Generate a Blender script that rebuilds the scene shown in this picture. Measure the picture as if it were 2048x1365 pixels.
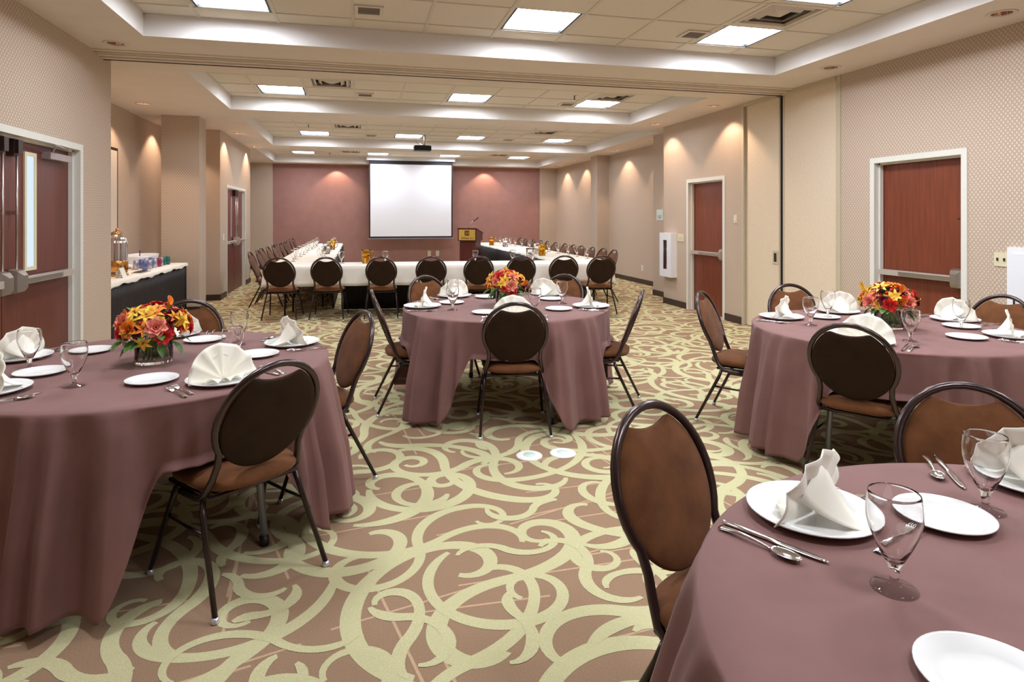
import bpy, math, random
import numpy as np
from mathutils import Vector, Matrix
PI = math.pi
R_ = math.radians
sc = bpy.context.scene
for o in list(bpy.data.objects): bpy.data.objects.remove(o)
COL = sc.collection
random.seed(7)

# ------------------------------------------------------------------ camera, world, exposure
cam = bpy.data.cameras.new('camera'); camo = bpy.data.objects.new('camera', cam); COL.objects.link(camo)
camo.location = (0, 0, 1.48); camo.rotation_euler = (PI/2, 0, -R_(13.838))
cam.sensor_width = 36; cam.lens = 36*1250/2048; cam.shift_y = -(682.5-435.4)/2048
cam.clip_start = 0.02; cam.clip_end = 100
sc.camera = camo
w = bpy.data.worlds.new('world'); sc.world = w; w.use_nodes = True
w.node_tree.nodes['Background'].inputs[0].default_value = (1, .96, .92, 1)
w.node_tree.nodes['Background'].inputs[1].default_value = 0.3
sc.view_settings.view_transform = 'Standard'; sc.view_settings.look = 'None'
sc.view_settings.exposure = 0.25; sc.view_settings.gamma = 1.0
sc.view_settings.use_curve_mapping = False
FIXTURE_POWER = 36.0
SPOT_POWER = 44.0

# ------------------------------------------------------------------ materials
def lin(c):
    c = c/255
    return c/12.92 if c <= .04045 else ((c+.055)/1.055)**2.4
def rgb(r, g, b): return (lin(r), lin(g), lin(b), 1)
def mat(name, col, rough=.6, metal=0, spec=.5, **kw):
    m = bpy.data.materials.new(name); m.use_nodes = True
    b = m.node_tree.nodes['Principled BSDF']
    b.inputs['Base Color'].default_value = rgb(*col)
    b.inputs['Roughness'].default_value = rough
    b.inputs['Metallic'].default_value = metal
    b.inputs['Specular IOR Level'].default_value = spec
    for k, v in kw.items(): b.inputs[k.replace('_', ' ')].default_value = v
    return m
def nodes(m): return m.node_tree.nodes, m.node_tree.links, m.node_tree.nodes['Principled BSDF']
def mottle(m, c1, c2, scale=60, detail=3, bump=0, bscale=None, stretch=None):
    n, l, b = nodes(m)
    tc = n.new('ShaderNodeTexCoord'); no = n.new('ShaderNodeTexNoise'); no.inputs['Scale'].default_value = scale
    no.inputs['Detail'].default_value = detail
    src = tc.outputs['Object']
    if stretch:
        mp = n.new('ShaderNodeMapping'); mp.inputs['Scale'].default_value = stretch; l.new(src, mp.inputs[0]); src = mp.outputs[0]
    l.new(src, no.inputs['Vector'])
    r = n.new('ShaderNodeValToRGB'); r.color_ramp.elements[0].position = .3; r.color_ramp.elements[1].position = .7
    r.color_ramp.elements[0].color = rgb(*c1); r.color_ramp.elements[1].color = rgb(*c2)
    l.new(no.outputs['Fac'], r.inputs[0]); l.new(r.outputs[0], b.inputs['Base Color'])
    if bump:
        n2 = n.new('ShaderNodeTexNoise'); n2.inputs['Scale'].default_value = bscale or scale; n2.inputs['Detail'].default_value = 3
        l.new(tc.outputs['Object'], n2.inputs['Vector'])
        bp = n.new('ShaderNodeBump'); bp.inputs['Strength'].default_value = bump; bp.inputs['Distance'].default_value = .002
        l.new(n2.outputs['Fac'], bp.inputs['Height']); l.new(bp.outputs[0], b.inputs['Normal'])
    return m
def wallpaper(name, c1, c2, c3):
    m = mat(name, c1, .75, 0, .25); n, l, b = nodes(m)
    tc = n.new('ShaderNodeTexCoord'); sp = n.new('ShaderNodeSeparateXYZ'); l.new(tc.outputs['Object'], sp.inputs[0])
    def mth(op, a, c=None):
        x = n.new('ShaderNodeMath'); x.operation = op
        for i, v in enumerate((a, c)):
            if v is None: continue
            if isinstance(v, (int, float)): x.inputs[i].default_value = v
            else: l.new(v, x.inputs[i])
        return x.outputs[0]
    u = mth('ADD', sp.outputs[0], sp.outputs[1])
    # gentle hand-woven irregularity
    no = n.new('ShaderNodeTexNoise'); no.inputs['Scale'].default_value = 9; l.new(tc.outputs['Object'], no.inputs['Vector'])
    jit = mth('MULTIPLY', no.outputs['Fac'], .02)
    a = mth('SINE', mth('MULTIPLY', mth('ADD', mth('ADD', u, mth('MULTIPLY', sp.outputs[2], .80)), jit), 2*PI/.036))
    c = mth('SINE', mth('MULTIPLY', mth('SUBTRACT', mth('SUBTRACT', u, mth('MULTIPLY', sp.outputs[2], .80)), jit), 2*PI/.036))
    d = mth('MINIMUM', a, c)
    r = n.new('ShaderNodeValToRGB'); r.color_ramp.elements[0].position = .1; r.color_ramp.elements[1].position = .75
    r.color_ramp.elements[0].color = rgb(*c2); r.color_ramp.elements[1].color = rgb(*c3)
    l.new(mth('ADD', mth('MULTIPLY', d, .5), .5), r.inputs[0])
    n2 = n.new('ShaderNodeTexNoise'); n2.inputs['Scale'].default_value = 1.6; l.new(tc.outputs['Object'], n2.inputs['Vector'])
    mx = n.new('ShaderNodeMixRGB'); l.new(n2.outputs['Fac'], mx.inputs[0]); mx.inputs[0].default_value = .3
    mm = mth('MULTIPLY', n2.outputs['Fac'], .35); l.new(mm, mx.inputs[0])
    l.new(r.outputs[0], mx.inputs[1]); mx.inputs[2].default_value = rgb(*c1)
    l.new(mx.outputs[0], b.inputs['Base Color'])
    bp = n.new('ShaderNodeBump'); bp.inputs['Strength'].default_value = .25; bp.inputs['Distance'].default_value = .002
    l.new(d, bp.inputs['Height']); l.new(bp.outputs[0], b.inputs['Normal'])
    return m
def emit(name, col, s):
    m = bpy.data.materials.new(name); m.use_nodes = True; n = m.node_tree.nodes; n.clear()
    e = n.new('ShaderNodeEmission'); e.inputs[0].default_value = rgb(*col); e.inputs[1].default_value = s
    o = n.new('ShaderNodeOutputMaterial'); m.node_tree.links.new(e.outputs[0], o.inputs[0]); return m
def glass(name, col=(255, 255, 255), rough=0.0, ior=1.45):
    m = bpy.data.materials.new(name); m.use_nodes = True; b = m.node_tree.nodes['Principled BSDF']
    b.inputs['Base Color'].default_value = rgb(*col); b.inputs['Transmission Weight'].default_value = 1
    b.inputs['Roughness'].default_value = rough; b.inputs['IOR'].default_value = ior; return m
def wood(name, c1, c2):
    m = mat(name, c1, .38, 0, .5)
    return mottle(m, c1, c2, 3.2, 5, stretch=(14, 14, .7))

M = {}
M['paper'] = wallpaper('wallpaper_tan', (196, 177, 160), (181, 160, 143), (218, 201, 183))
M['accent'] = mottle(mat('accent_paint', (150, 96, 90), .7, 0, .3), (160, 118, 110), (168, 125, 117), 4)
M['soffit'] = mottle(mat('soffit_paint', (226, 212, 198), .85, 0, .2), (224, 210, 197), (229, 215, 202), 3)
M['cofferside'] = mat('coffer_side_paint', (232, 228, 226), .8, 0, .2)
M['tile'] = mottle(mat('ceiling_tile', (226, 215, 199), .9, 0, .1), (219, 207, 190), (231, 221, 206), 160, 4, .5, 220)
M['tee'] = mat('grid_tee', (212, 202, 186), .6)
M['trimw'] = mat('frame_paint', (226, 224, 216), .4)
M['base'] = mat('baseboard_brown', (62, 44, 38), .45)
M['cream'] = mottle(mat('partition_vinyl', (226, 208, 184), .6, 0, .3), (224, 206, 182), (229, 212, 189), 30, 2, .15, 200)
M['creamedge'] = mat('partition_edge', (196, 182, 158), .45)
M['gap'] = mat('gap_black', (16, 12, 12), .9)
M['door'] = wood('cherry_wood', (130, 64, 40), (106, 50, 32))
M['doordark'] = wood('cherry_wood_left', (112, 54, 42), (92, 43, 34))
M['steel'] = mat('satin_steel', (190, 184, 176), .3, .9)
M['alu'] = mat('bar_aluminium', (206, 198, 188), .4, .45)
M['bronze'] = mat('latch_bronze', (70, 56, 52), .35, .6)
M['beige'] = mat('beige_plastic', (222, 212, 180), .45)
M['white'] = mat('white_enamel', (236, 238, 244), .35)
M['brownpile'] = mottle(mat('carpet_brown', (158, 118, 96), 1, 0, 0), (142, 114, 92), (168, 139, 114), 260, 3, .8, 420)
M['greenpile'] = mottle(mat('carpet_green', (196, 190, 128), 1, 0, 0), (188, 182, 138), (210, 204, 164), 240, 3, .8, 420)
M['tanpile'] = mottle(mat('carpet_tan', (190, 156, 122), 1, 0, 0), (182, 146, 118), (206, 176, 146), 300, 2, .6, 420)
M['cloth'] = mottle(mat('plum_cloth', (148,104,104), .75, 0, .25, Sheen_Weight=.1), (124, 88, 84), (134, 96, 92), 5, 3, .2, 500)
M['linen'] = mottle(mat('white_linen', (238, 232, 222), .8, 0, .2), (233, 227, 217), (243, 238, 229), 4, 2, .1, 300)
M['napkin'] = mottle(mat('ivory_napkin', (248, 243, 228), .8, 0, .2), (246, 240, 224), (252, 248, 236), 9)
M['skirt'] = mottle(mat('black_skirt', (44, 36, 38), .6, 0, .4), (26, 20, 22), (36, 29, 30), 9)
M['fabric'] = mottle(mat('brown_suede', (122, 78, 50), .85, 0, .2, Sheen_Weight=.08), (94, 56, 30), (118, 74, 42), 11, 4, .3, 300)
M['fabricback'] = mottle(mat('dark_brown_back', (64, 42, 26), .8, 0, .2), (42, 27, 16), (52, 34, 20), 8)
M['frame'] = mat('bronze_tube', (84, 72, 72), .26, .85)
M['leg'] = mat('leg_tube', (66, 56, 56), .3, .8)
M['glide'] = mat('glide_nylon', (220, 220, 226), .25, .6)
M['plate'] = mat('porcelain', (243, 243, 243), .12, 0, .6)
M['glass'] = glass('clear_glass')
M['silver'] = mat('cutlery_steel', (214, 212, 214), .14, 1)
M['amber'] = glass('amber_pitcher', (250, 222, 130), 0.02, 1.3)
M['gold'] = mat('gold_plate', (214, 178, 84), .35, .5)
M['screen'] = mat('screen_fabric', (240, 240, 248), .8)
M['black'] = mat('black_plastic', (22, 20, 22), .45)
M['screenblack'] = mat('screen_border', (34, 26, 36), .7)
M['lect'] = wood('lectern_mahogany', (96, 34, 30), (70, 22, 22))
M['fix'] = emit('diffuser_light', (240, 247, 255), FIXTURE_POWER)
M['bulb'] = emit('downlight_bulb', (255, 214, 170), 14)
M['bulboff'] = mat('unlit_bulb', (200, 196, 190), .2)
M['fixframe'] = mat('fixture_black', (26, 26, 30), .5)
M['reflector'] = mat('reflector', (220, 196, 180), .12, 1)
M['dark'] = mat('vent_shadow', (52, 42, 38), .8)
M['ventw'] = mat('vent_white', (214, 202, 188), .5)
M['grey'] = mat('grille_grey', (146, 134, 124), .7)
M['tableleg'] = mat('table_leg_grey', (150, 150, 158), .4, .6)
M['stem'] = mat('stem_green', (128, 160, 84), .6)
M['leaf'] = mottle(mat('leaf_green', (52, 92, 40), .5), (58, 98, 44), (112, 146, 70), 20)
M['red'] = mottle(mat('petal_red', (214, 36, 36), .6), (190, 22, 30), (236, 60, 48), 40)
M['pink'] = mottle(mat('petal_salmon', (240, 140, 120), .6), (236, 110, 96), (250, 176, 150), 30)
M['orange'] = mottle(mat('petal_orange', (244, 140, 40), .6), (238, 104, 30), (250, 180, 60), 24)
M['yellow'] = mottle(mat('petal_yellow', (248, 204, 46), .6), (240, 176, 30), (252, 222, 90), 24)
M['wine'] = mat('petal_wine', (110, 16, 26), .6)
M['berry'] = mat('berry_red', (206, 48, 34), .35)
M['whitepetal'] = mat('petal_white', (232, 236, 232), .6)
M['brass'] = mat('brass', (214, 160, 90), .2, 1)
M['chrome'] = mat('chrome', (214, 212, 216), .1, 1)
M['redpaint'] = mat('extinguisher_red', (150, 24, 30), .3)
M['paneglow'] = emit('door_pane_glow', (206, 222, 232), 1.0)  # emission on the door panes, standing in for the lit room beyond
M['whitemetal'] = mat('grey_closer', (172, 160, 162), .4, .3)
M['paperw'] = mat('paper_white', (240, 238, 232), .7)
M['skyblue'] = mat('can_blue', (110, 120, 176), .25, .6)
M['canred'] = mat('can_magenta', (160, 60, 96), .25, .6)
M['cangreen'] = mat('can_teal', (60, 120, 112), .25, .6)
M['cansilver'] = mat('can_silver', (190, 188, 200), .25, .8)
M['thermo'] = mat('thermostat_mint', (214, 232, 222), .4)

# ------------------------------------------------------------------ mesh builder
class MB:
    def __init__(s): s.v = []; s.f = []; s.m = []; s.sm = []
    def add(s, vs, fs, mi=0, smooth=False, T=None):
        n = len(s.v)
        if T is not None: vs = [tuple(T @ Vector(v)) for v in vs]
        s.v += [tuple(v) for v in vs]
        for f in fs: s.f.append([i+n for i in f]); s.m.append(mi); s.sm.append(smooth)
        return s
    def box(s, x0, x1, y0, y1, z0, z1, mi=0, T=None):
        vs = [(x0,y0,z0),(x1,y0,z0),(x1,y1,z0),(x0,y1,z0),(x0,y0,z1),(x1,y0,z1),(x1,y1,z1),(x0,y1,z1)]
        return s.add(vs, [(0,3,2,1),(4,5,6,7),(0,1,5,4),(1,2,6,5),(2,3,7,6),(3,0,4,7)], mi, False, T)
    def quad(s, a, b, c, d, mi=0): return s.add([a,b,c,d], [(0,1,2,3)], mi)
    def tube(s, pts, r, k=8, mi=0, closed=False, T=None, flat=1.0, cap=True, up=None):
        pts = [Vector(p) for p in pts]; n = len(pts); rr = r if isinstance(r, (list, tuple)) else [r]*n
        vs = []; prev = None
        for i, p in enumerate(pts):
            if closed: d = pts[(i+1) % n]-pts[i-1]
            else: d = pts[min(i+1, n-1)]-pts[max(i-1, 0)]
            d.normalize()
            if up is not None: a = (Vector(up)-d*Vector(up).dot(d))
            elif prev is None:
                a = Vector((0,0,1)) if abs(d.z) < .9 else Vector((1,0,0)); a = a-d*a.dot(d)
            else: a = prev-d*prev.dot(d)
            a.normalize(); prev = a; b = d.cross(a)
            for j in range(k):
                t = 2*PI*(j+.5)/k; vs.append(p+(a*math.cos(t)*flat+b*math.sin(t))*rr[i])
        fs = []
        for i in range(n if closed else n-1):
            i2 = (i+1) % n
            for j in range(k): fs.append((i*k+j, i*k+(j+1) % k, i2*k+(j+1) % k, i2*k+j))
        if not closed and cap:
            fs.append(tuple(range(k))[::-1]); fs.append(tuple((n-1)*k+j for j in range(k)))
        return s.add(vs, fs, mi, True, T)
    def lathe(s, prof, k=24, mi=0, T=None, closed=False):
        vs = []; fs = []; n = len(prof)
        for (r, z) in prof:
            for j in range(k):
                t = 2*PI*j/k; vs.append((r*math.cos(t), r*math.sin(t), z))
        for i in range(n if closed else n-1):
            i2 = (i+1) % n
            for j in range(k): fs.append((i*k+j, i*k+(j+1) % k, i2*k+(j+1) % k, i2*k+j))
        return s.add(vs, fs, mi, True, T)
    def grid(s, fn, nu, nv, mi=0, T=None, closed_u=False, smooth=True):
        vs = []; fs = []
        for i in range(nu if closed_u else nu+1):
            for j in range(nv+1): vs.append(fn(i/nu, j/nv))
        mod = nu if closed_u else nu+1
        for i in range(nu):
            for j in range(nv):
                a = i*(nv+1)+j; b = ((i+1) % mod)*(nv+1)+j; fs.append((a, b, b+1, a+1))
        return s.add(vs, fs, mi, smooth, T)
    def cushion(s, outline, wt, wb, T=None, mi=0, k=40, p=3.2):
        rows = []
        rho = [0, .35, .6, .78, .9, .96, .99, 1]
        for q in rho: rows.append((q, wt*max(0, 1-q**p)**(1/2.2)))
        for q in (.99, .95, .85, .5, 0): rows.append((q, -wb*max(0, 1-q**p)**(1/3.)))
        vs = []; fs = []
        for q, wz in rows:
            for j in range(k):
                t = 2*PI*j/k; u, v = outline(t); vs.append((u*q, v*q, wz))
        for i in range(len(rows)-1):
            for j in range(k): fs.append((i*k+j, i*k+(j+1) % k, (i+1)*k+(j+1) % k, (i+1)*k+j))
        return s.add(vs, fs, mi, True, T)
    def sphere(s, c, r, mi=0, k=8, sc_=(1,1,1)):
        def fn(u, v):
            th = 2*PI*u; ph = PI*v
            return (c[0]+r*sc_[0]*math.sin(ph)*math.cos(th), c[1]+r*sc_[1]*math.sin(ph)*math.sin(th), c[2]+r*sc_[2]*math.cos(ph))
        return s.grid(fn, k, max(4, k//2), mi, closed_u=True)
    def build(s, name, mats, parent=None, loc=None):
        me = bpy.data.meshes.new(name); me.from_pydata(s.v, [], s.f)
        if not isinstance(mats, (list, tuple)): mats = [mats]
        for m in mats: me.materials.append(m)
        me.polygons.foreach_set('material_index', s.m); me.polygons.foreach_set('use_smooth', s.sm)
        me.update()
        o = bpy.data.objects.new(name, me); COL.objects.link(o)
        if parent is not None: o.parent = parent
        if loc is not None: o.location = loc
        return o
def thing(name, label, cat, loc=(0,0,0), rz=0, group=None):
    o = bpy.data.objects.new(name, None); COL.objects.link(o); o.empty_display_size = .05
    o.location = loc; o.rotation_euler = (0, 0, rz); tag(o, label, cat, group); return o
def tag(o, label, cat, group=None):
    o['label'] = label; o['category'] = cat
    if group: o['group'] = group
    return o
def struct(o): o['kind'] = 'structure'; return o
KIDS = {}
def dup(root, loc, rz=0, label=None, group=None, scale=None):
    def cp(o, par):
        c = o.copy(); COL.objects.link(c)
        if par is not None: c.parent = par
        for ch in list(o.children): cp(ch, c)
        return c
    r = cp(root, None); r.location = loc; r.rotation_euler = (0, 0, rz)
    if label: r['label'] = label
    if group: r['group'] = group
    if scale: r.scale = scale
    return r
class Proto:
    """first placement moves the source thing itself, later ones copy it"""
    def __init__(s, maker): s.maker = maker; s.o = None
    def put(s, loc, rz, label, group=None, scale=None):
        if s.o is None:
            s.o = s.maker(); r = s.o; r.location = loc; r.rotation_euler = (0, 0, rz); r['label'] = label
            if group: r['group'] = group
            if scale: r.scale = scale
            return r
        r = dup(s.o, loc, rz, label, group, scale or (1,1,1))
        if not group and 'group' in r: del r['group']
        return r

# ================================================================== STRUCTURE
SZ, TZ = 3.05, 3.245       # soffit and coffer heights
# ---- carpet: brown pile with woven green scrolls and thin tan lines
def make_floor():
    mb = MB(); X0, X1, Y0, Y1 = -3.35, 6.25, -2.5, 19.25
    mb.quad((X0,Y0,0),(X1,Y0,0),(X1,Y1,0),(X0,Y1,0), 0)
    rnd = random.Random(21); tile = 3.0; strokes = []
    G = 120; occ = np.zeros((G, G), bool); si = 0
    for tr in range(5200):
        if occ.mean() > .60: break
        late = tr > 1500
        x, y = rnd.random()*tile, rnd.random()*tile; h = rnd.random()*2*PI
        sg = rnd.choice((-1, 1)); L = rnd.uniform(.35, .9) if late else rnd.uniform(.9, 2.0); ds = .024; n = int(L/ds)
        r0 = rnd.uniform(.12, .3) if late else rnd.uniform(.2, .6); r1 = rnd.uniform(.05, .09); w0 = rnd.uniform(.036, .05) if late else rnd.uniform(.048, .068)
        curl = rnd.uniform(.5, .72); flip = rnd.random() < .75; fl = rnd.uniform(.25, .5)
        pts = []
        for i in range(n+1):
            t = i/n
            k = 1/r0
            if t > curl: k = 1/r0+(1/r1-1/r0)*((t-curl)/(1-curl))**1.2
            s2 = sg
            if flip and t < fl: s2 = -sg; k = 1/r0+(1/(r1*1.6)-1/r0)*max(0, (fl-t)/fl)**1.5
            e = min(1, t/.16, (1-t)/.26); wd = w0*(.42+.58*math.sin(e*PI/2))
            wd *= 1+.12*math.sin(t*11+si)
            pts.append((x, y, h, wd/2)); h += s2*k*ds; x += math.cos(h)*ds; y += math.sin(h)*ds
        P_ = np.array(pts); cells = []
        for q in (-.8, 0, .8):
            cells.append(np.stack([(P_[:,0]-np.sin(P_[:,2])*P_[:,3]*q)/tile*G, (P_[:,1]+np.cos(P_[:,2])*P_[:,3]*q)/tile*G], 1))
        c_ = np.unique(np.floor(np.concatenate(cells)).astype(int) % G, axis=0)
        if occ[c_[:,0], c_[:,1]].mean() > (.30 if late else .24): continue
        occ[c_[:,0], c_[:,1]] = True; si += 1
        strokes.append((pts, .0006+.00001*si, 1))
    for si in range(34):
        x, y = rnd.random()*tile, rnd.random()*tile; h = rnd.choice((.12, .12+PI/2))+rnd.uniform(-.22, .22); L = rnd.uniform(.5, 1.5)
        pts = [(x+math.cos(h)*L*i/6, y+math.sin(h)*L*i/6, h, .0055) for i in range(7)]
        strokes.append((pts, .0003+.000005*si, 2))
    V = []; F = []; MI = []
    for tx in range(-2, 3):
        for ty in range(-2, 8):
            ox, oy = tx*tile, ty*tile
            for pts, z, mi in strokes:
                prev = None
                for (x, y, h, hw) in pts:
                    X, Y = x+ox, y+oy
                    ok = X0+.1 < X < X1-.1 and Y0+.1 < Y < Y1-.1
                    if ok:
                        nx, ny = -math.sin(h)*hw, math.cos(h)*hw
                        V.append((X+nx, Y+ny, z)); V.append((X-nx, Y-ny, z)); i = len(V)-2
                        if prev is not None: F.append((prev+1, i+1, i, prev)); MI.append(mi)
                        prev = i
                    else: prev = None
    n0 = len(mb.v); mb.v += V; mb.f += [[i+n0 for i in f] for f in F]; mb.m += MI; mb.sm += [False]*len(F)
    return struct(mb.build('floor', [M['brownpile'], M['greenpile'], M['tanpile']]))
make_floor()

# ---- ceiling fittings positions
FIX = [(-1.02,5.42),(1.59,5.40),(3.60,5.40),(3.60,4.10),(-1.02,2.8),(1.59,2.8),(3.60,2.8),(1.59,.4),(3.60,.4)]
FIX += [(-1.02,9.17),(1.60,9.14),(3.62,9.16)]
FIX += [(-.88,13.75),(1.07,13.75),(2.43,13.73),(4.47,13.75)]
FIX += [(-1.44,17.85),(.54,17.84),(2.56,17.88),(4.60,17.86)]
VENT = [(3.57,4.74),(-.34,8.52),(3.63,8.54),(-.19,12.48),(3.76,12.42),(-.2,17.3),(3.85,17.2)]
GRIL = [(.09,5.44),(3.13,5.41),(.10,9.20),(3.15,9.22),(.27,13.75),(3.31,13.78)]
DOWN = [(-2.12,6.32,0),(4.80,5.55,0),(4.80,3.76,0),(-2.86,9.54,1),(-2.14,12.49,1),(-2.18,14.81,1),(4.84,7.85,1),(4.84,9.60,1),
        (5.84,11.8,1),(5.85,13.6,1),(5.85,16.37,1),(5.86,18.0,1),(-.61,18.93,1),(3.84,18.93,1),(-2.12,2.6,0),(4.80,1.6,0),(-3.0,11.45,1),(-2.92,8.0,1)]
COF = [(-1.8,4.46,-1.2,6.0),(-1.79,4.46,7.34,9.76),(-1.79,5.42,10.52,14.42),(-2.27,5.45,15.12,18.72)]
def rect_holes(mb, x0, x1, y0, y1, z, holes, mi):
    hs = [h for h in holes if h[0] < x1 and h[1] > x0 and h[2] < y1 and h[3] > y0]
    xs = sorted(set([x0, x1]+[c for h in hs for c in (h[0], h[1]) if x0 < c < x1]))
    ys = sorted(set([y0, y1]+[c for h in hs for c in (h[2], h[3]) if y0 < c < y1]))
    for i in range(len(xs)-1):
        for j in range(len(ys)-1):
            cx, cy = (xs[i]+xs[i+1])/2, (ys[j]+ys[j+1])/2
            if any(h[0] < cx < h[1] and h[2] < cy < h[3] for h in hs): continue
            mb.quad((xs[i],ys[j],z),(xs[i],ys[j+1],z),(xs[i+1],ys[j+1],z),(xs[i+1],ys[j],z), mi)
def make_ceiling():
    mb = MB()
    dh = [(x-.07, x+.07, y-.07, y+.07) for x, y, _ in DOWN]
    rect_holes(mb, -3.4, 6.3, -2.6, 19.3, SZ, [tuple(c) for c in COF]+dh, 0)
    th = [(x-.30, x+.30, y-.30, y+.30) for x, y in FIX]+[(x-.28, x+.28, y-.28, y+.28) for x, y in VENT]
    for (x0, x1, y0, y1) in COF:
        mb.quad((x0,y0,SZ),(x0,y0,TZ),(x0,y1,TZ),(x0,y1,SZ), 1); mb.quad((x1,y0,SZ),(x1,y1,SZ),(x1,y1,TZ),(x1,y0,TZ), 1)
        mb.quad((x0,y0,SZ),(x1,y0,SZ),(x1,y0,TZ),(x0,y0,TZ), 1); mb.quad((x0,y1,SZ),(x0,y1,TZ),(x1,y1,TZ),(x1,y1,SZ), 1)
        rect_holes(mb, x0, x1, y0, y1, TZ, th, 2)
    # lay-in grid tees (proud of the tiles), broken where a fitting sits
    def tee(xa, xb, ya, yb):
        along_y = (yb-ya) > (xb-xa); segs = [(ya, yb)] if along_y else [(xa, xb)]
        for h in th:
            if along_y and h[0]-.005 < (xa+xb)/2 < h[1]+.005: c0, c1 = h[2], h[3]
            elif not along_y and h[2]-.005 < (ya+yb)/2 < h[3]+.005: c0, c1 = h[0], h[1]
            else: continue
            ns = []
            for a, b in segs:
                if c1 <= a or c0 >= b: ns.append((a, b)); continue
                if a < c0: ns.append((a, c0))
                if c1 < b: ns.append((c1, b))
            segs = ns
        for a, b in segs:
            if along_y: mb.box(xa, xb, a, b, TZ-.006, TZ+.002, 3)
            else: mb.box(a, b, ya, yb, TZ-.0065, TZ+.002, 3)
    yl = [5.72, 9.465, 14.07, 18.17]
    for ci, (x0, x1, y0, y1) in enumerate(COF):
        off = (-.045, -.045, -.5, -.38)[ci]; k = -5
        while off+k*.655 < x1:
            x = off+k*.655
            if x > x0+.02: tee(x-.014, x+.014, y0, y1)
            k += 1
        y = yl[ci]
        while y > y0: tee(x0, x1, y-.012, y+.012); y -= .61
    for (x0, x1, y0, y1) in COF:
        for (a, b, c, d) in ((x0, x0+.02, y0, y1), (x1-.02, x1, y0, y1), (x0, x1, y0, y0+.02), (x0, x1, y1-.02, y1)):
            mb.box(a, b, c, d, TZ-.005, TZ, 3)
    mb.box(-3.6, 6.5, -2.8, 19.5, 3.40, 3.45, 0)
    return struct(mb.build('ceiling', [M['soffit'], M['cofferside'], M['tile'], M['tee']]))
make_ceiling()

# ---- walls (boxes with thickness behind the visible faces)
WZ = 3.10
def wall(name, boxes, m='paper'):
    mb = MB()
    for b in boxes: mb.box(*b)
    return struct(mb.build(name, M[m]))
wall('wall_left_near', [(-2.7,-2.4,-2.6,4.09,0,WZ), (-2.7,-2.4,4.09,6.35,2.13,WZ), (-3.42,-2.4,6.35,7.03,0,WZ)])
wall('wall_left_alcove', [(-3.5,-3.28,7.03,10.3,0,WZ), (-3.5,-3.30,10.3,12.12,0,WZ)])
wall('wall_left_pillar', [(-2.92,-2.385,10.55,10.98,0,SZ+.001)])
wall('wall_left_far', [(-3.5,-2.4,12.12,12.66,0,WZ), (-3.5,-2.4,12.66,14.67,2.10,WZ), (-3.5,-2.4,14.67,15.34,0,WZ), (-3.5,-3.0,15.34,19.2,0,WZ)])
wall('wall_back', [(-3.5,-2.39,19.08,19.4,0,WZ), (5.63,6.4,19.08,19.4,0,WZ)])
wall('wall_back_accent', [(-2.39,5.63,19.2,19.4,0,WZ)], 'accent')
wall('wall_right_near', [(5.15,5.45,-2.6,4.33,0,WZ), (5.15,5.45,4.33,5.39,2.09,WZ), (5.15,5.45,5.39,5.80,0,WZ)])
wall('wall_right_middle', [(5.15,5.45,7.62,8.03,0,WZ), (5.15,5.45,8.03,9.11,2.09,WZ), (5.15,6.4,9.11,9.90,0,WZ), (5.50,6.4,9.90,11.0,0,WZ)])
wall('wall_right_far', [(6.17,6.4,11.0,19.2,0,WZ), (5.85,6.3,14.78,15.22,0,WZ)])
wall('wall_front', [(-2.7,5.45,-2.8,-2.6,0,WZ)], 'accent')
wall('wall_partition_pocket', [(5.32,5.5,5.80,7.62,0,WZ)], 'cream')
def baseboard(name, segs):
    mb = MB()
    for (x0, x1, y0, y1) in segs: mb.box(x0, x1, y0, y1, 0, .095); 
    for (x0, x1, y0, y1) in segs:
        cx, cy = (x0+x1)/2, (y0+y1)/2
        if x1-x0 < y1-y0: mb.box(x0+.003, x1-.003, y0, y1, .095, .103)
        else: mb.box(x0, x1, y0+.003, y1-.003, .095, .103)
    return struct(mb.build(name, M['base']))
b = .014
baseboard('baseboard_left', [(-2.4,-2.4+b,-2.6,4.09), (-2.4,-2.4+b,6.35,7.03), (-3.28,-3.28+b,7.04,10.3), (-2.92,-2.385+b,10.55-b,10.55), (-2.385,-2.385+b,10.55,10.98),
                             (-3.3,-2.4+b,12.12-b,12.12), (-2.4,-2.4+b,12.12,12.66), (-2.4,-2.4+b,14.67,15.34)])
baseboard('baseboard_back', [(-3.0,-2.39,19.08-b,19.08), (-2.39,5.63,19.2-b,19.2), (5.63,6.17,19.08-b,19.08)])
baseboard('baseboard_right', [(5.15-b,5.15,-2.6,4.33), (5.15-b,5.15,5.39,5.80), (5.15-b,5.15,7.62,8.03), (5.15-b,5.15,9.11,9.90), (5.5-b,5.5,9.90,11.0),
                              (6.17-b,6.17,11.0,14.78), (5.85-b,5.85,14.78,15.22), (5.85,6.17,14.78-b,14.78), (6.17-b,6.17,15.22,19.08)])
# ---- folding-partition ceiling track
mb = MB()
for (y0, y1, z0, mi) in ((6.55,6.60,3.038,0),(6.60,6.66,3.030,1),(6.66,6.70,3.02,0),(6.70,6.78,3.034,1),(6.78,6.83,3.018,0),(6.83,6.855,3.012,2)):
    mb.box(-2.41, 5.20, y0, y1, z0, SZ+.002, mi)
struct(mb.build('trim_1', [M['soffit'], M['creamedge'], M['bronze']]))
mb = MB(); mb.box(5.14,5.20,5.80,5.865,0,3.049); mb.box(5.14,5.20,7.575,7.62,0,3.049); mb.box(5.13,5.2,5.865,6.76,3.00,3.049); mb.box(5.13,5.2,6.86,7.575,3.00,3.049)
struct(mb.build('trim_2', M['creamedge']))

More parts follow.
